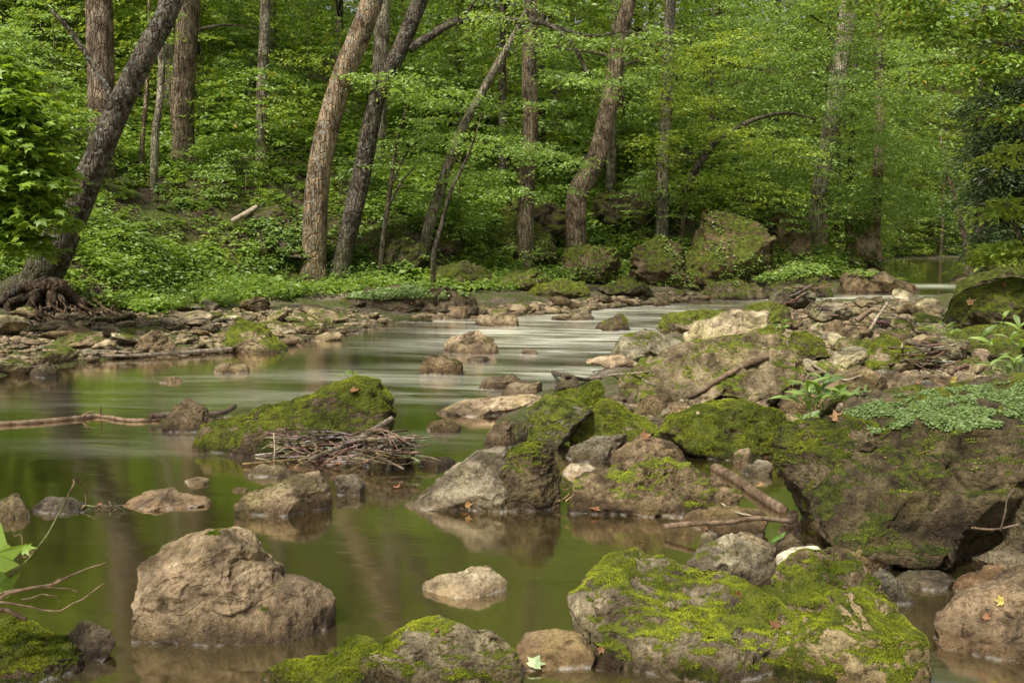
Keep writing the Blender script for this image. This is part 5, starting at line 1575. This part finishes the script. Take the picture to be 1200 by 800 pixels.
# shrubs of the slope
n_s = 0
sp = []
tries = 0
SK = ['bushy shrub of the wooded slope', 'pale leaved low shrub of the wooded slope', 'tall pale leaved shrub of the wooded slope', 'low herb like bush of the wooded slope', 'spreading shrub of the wooded slope']
while len(sp) < 130 and tries < 6000:
    tries += 1
    d = math.exp(gF.uniform(math.log(18.5), math.log(40)))
    px = gF.uniform(-80, 1280)
    x = (px - 600) / F * d
    dl, sl = seg_dist(np.array([x]), np.array([d]), LEFT)
    near = 2.6 if px < 760 else 1.3
    if not ((sl[0] > 0 and dl[0] > near) or (clear_of_water(x, d, 1.0) and sl[0] < 0)):
        continue
    if d < (25 if px < 520 else 29.5) and 380 < px < 980 and gF.random() < .88:
        continue
    if d < 27 and (95 < px < 240 or 320 < px < 450):
        continue
    if any((x - a) ** 2 + (d - b) ** 2 < .75 ** 2 for a, b in sp):
        continue
    sp.append((x, d))
    k = int(gF.integers(5)) if d > 22 else int(gF.choice([1, 3]))
    place('shrub', SHRUB, k, (x, d, hgt1(x, d) - .05), gF.uniform(.7, 1.3), gF.uniform(0, 6.3), SK[k], 'shrub', SK[k].replace('shrub', 'shrubs').replace('bush of', 'bushes of'), tone='brown')


# ------------------------------------------------------------------ undergrowth that nobody could count
def undergrowth(name, n, region, hmax, size, label, mat, seed, tmpl=DIAMOND, per=11, zmin=.28, dmax=60, smin=0.0):
    g = np.random.default_rng(seed)
    x, y = region(g, n * 3)
    z = height_fast(x, y)
    dl, sl = seg_dist(x, y, LEFT)
    dr, sr = seg_dist(x, y, RIGHT)
    db, sb = seg_dist(x, y, BANK)
    pat = fbm(np.column_stack([x, y, z]) * .55, 3, seed)
    ok = (z > zmin) & (((sl > 0) & (dl > smin)) | ((sb < 0) & (db > .5))) & (pat + g.uniform(-.5, .5, len(x)) > -.4)
    x, y, z, pat = x[ok][:n], y[ok][:n], z[ok][:n], pat[ok][:n]
    m = len(x)
    hh = hmax * g.uniform(.25, 1, m) * (.65 + .6 * np.clip(pat + .3, 0, 1))
    B = np.repeat(np.column_stack([x, y, z]), per, 0)
    H = np.repeat(hh, per) * g.uniform(.35, 1.0, m * per)
    a = g.uniform(0, 6.3, m * per)
    r = np.repeat(hh, per) * g.uniform(.05, .6, m * per)
    p = B + np.column_stack([np.cos(a) * r, np.sin(a) * r, H])
    d = np.column_stack([np.cos(a), np.sin(a), g.uniform(-.5, .3, m * per)])
    nr = np.column_stack([g.normal(0, .4, m * per), g.normal(0, .4, m * per), np.ones(m * per)])
    s = size * g.uniform(.7, 1.3, m * per) * np.repeat(g.choice([.6, .8, 1.0, 1.3, 1.8], m, p=[.25, .25, .25, .17, .08]), per) * np.clip(B[:, 1] / 20, .8, 2.0)
    t = np.clip(np.repeat(np.clip(.42 + .5 * fbm(np.column_stack([x, y, z]) * .9, 2, seed + 7) + g.normal(0, .16, m), 0, .9), per) + g.normal(0, .15, m * per), 0, .93)
    v, f, t = leaves(p, d, nr, s, tmpl, g, tint=t)
    o = link(name, mk_mesh(name, v, f, smooth=False, attrs={'tint': ('POINT', t)}), mat=mat)
    tag(o, label, 'undergrowth')
    o['kind'] = 'stuff'


def fan_region(d0, d1, p0, p1):
    def f(g, n):
        d = d0 * (d1 / d0) ** g.uniform(0, 1, n)
        px = g.uniform(p0, p1, n)
        return (px - 600) / F * d, d
    return f


undergrowth('undergrowth', 17000, fan_region(14, 30, -60, 1260), .34, .085, 'low leafy herbs carpeting the foot of the wooded slope', LEAF_HERB, 11, smin=1.9)
undergrowth('bend_undergrowth', 5000, fan_region(26, 64, 880, 1230), .7, .09, 'bright leafy undergrowth on the banks of the distant bend', LEAF_HERB, 13, smin=.9, zmin=.1)
undergrowth('slope_undergrowth', 11000, fan_region(24, 62, -60, 1260), .6, .10, 'leafy undergrowth covering the upper wooded slope', LEAF, 12, smin=3.0)

# bare roots of the leaning tree
gR = np.random.default_rng(9)
_ro = np.array(T1.location)
_rd = TREES[0][2]
for k in range(8):
    # buttress roots that carry the trunk
    tx, ty = [(-40, 362), (0, 364), (30, 368), (62, 372), (92, 370), (118, 366), (-15, 358), (75, 366)][k]
    a = at_depth(44 + gR.uniform(-12, 16), 328, _rd - .12)
    b = hit(tx, ty)
    m_ = a * .45 + b * .55
    m_[2] = hgt1(m_[0], m_[1]) + .12
    b[2] -= .06
    v, f = tube(np.array([a, m_, b]) - _ro, [.10, .065, .025], 26, 12, .10, 3, 300 + k, wob=.05)
    q = link('root', mk_mesh('root', v, f), parent=T1, mat=BARK)
    q['tone'], q['lichen'], q['foot_z'] = [.13, .095, .065], .2, -99.0
for k in range(44):
    tx, ty = gR.uniform(58, 150), gR.uniform(364, 390)
    b = hit(tx, ty)
    a = hit(tx - gR.uniform(15, 50), ty - gR.uniform(8, 22))
    a = a + np.array([0, .2, gR.uniform(.10, .28)])
    Q = []
    for t in np.linspace(0, 1, 6):
        p = a * (1 - t) + b * t + np.array([gR.normal(0, .07), gR.normal(0, .05), 0]) * (t > 0)
        gz = hgt1(p[0], p[1])
        p[2] = max(gz + gR.uniform(-.01, .08) * (1 - t), p[2] * (1 - t) + (gz - .01) * t)
        Q.append(p - _ro)
    r0 = gR.uniform(.008, .024)
    v, f = tube(Q, np.linspace(r0, r0 * .3, 6), 34, 8, .18, 3, k, wob=.03)
    q = link('root', mk_mesh('root', v, f), parent=T1, mat=BARK)
    q['tone'] = [.24, .165, .105]
    q['lichen'] = 0.0
    q['foot_z'] = -99.0

undergrowth('bank_undergrowth', 4000, fan_region(6, 26, 1190, 2300), .35, .085, 'low leafy herbs on the rising bank beside the rocky bar', LEAF_HERB, 14, zmin=.25)
# ------------------------------------------------------------------ light, sky and camera
SUN_EL, SUN_AZ = R(56), R(-146)        # azimuth measured from the view direction, to the right
w = bpy.data.worlds.new('World')
SC.world = w
w.use_nodes = True
wt = w.node_tree
wt.nodes.clear()
sky = wt.nodes.new('ShaderNodeTexSky')
sky.sky_type = 'NISHITA'
sky.sun_disc = False
sky.sun_elevation = SUN_EL
sky.sun_rotation = SUN_AZ
sky.air_density, sky.dust_density, sky.ozone_density = 1.0, 4.0, 1.0
bg = wt.nodes.new('ShaderNodeBackground')
bg.inputs['Strength'].default_value = SKY_STRENGTH
wo = wt.nodes.new('ShaderNodeOutputWorld')
hs = wt.nodes.new('ShaderNodeHueSaturation')          # thin cloud: the sky is nearly white
hs.inputs['Saturation'].default_value = .3
wt.links.new(sky.outputs[0], hs.inputs['Color'])
wt.links.new(hs.outputs[0], bg.inputs[0])
wt.links.new(bg.outputs[0], wo.inputs[0])

sl = bpy.data.lights.new('sun', 'SUN')
sl.energy = SUN_STRENGTH
sl.angle = R(5)
sl.color = (1.0, .94, .80)
so = link('sun', sl)
from mathutils import Vector
to_sun = Vector((math.sin(SUN_AZ) * math.cos(SUN_EL), math.cos(SUN_AZ) * math.cos(SUN_EL), math.sin(SUN_EL)))
so.rotation_euler = to_sun.to_track_quat('Z', 'Y').to_euler()
so.location = (0, 0, 30)

cd = bpy.data.cameras.new('camera')
cd.sensor_width = 36.0
cd.lens = 36.0 * F / 1200.0
cd.clip_start, cd.clip_end = .05, 600
cam = link('camera', cd)
cam.location = (0, 0, CAM_H)
cam.rotation_euler = (math.pi / 2 - PITCH, 0, 0)
SC.camera = cam
SC.view_settings.view_transform = 'Standard'
SC.view_settings.look = 'None'
SC.view_settings.exposure = 0
SC.cycles.max_bounces = 8
SC.cycles.transparent_max_bounces = 12
SC.cycles.use_denoising = True
SC.render.engine = 'CYCLES'
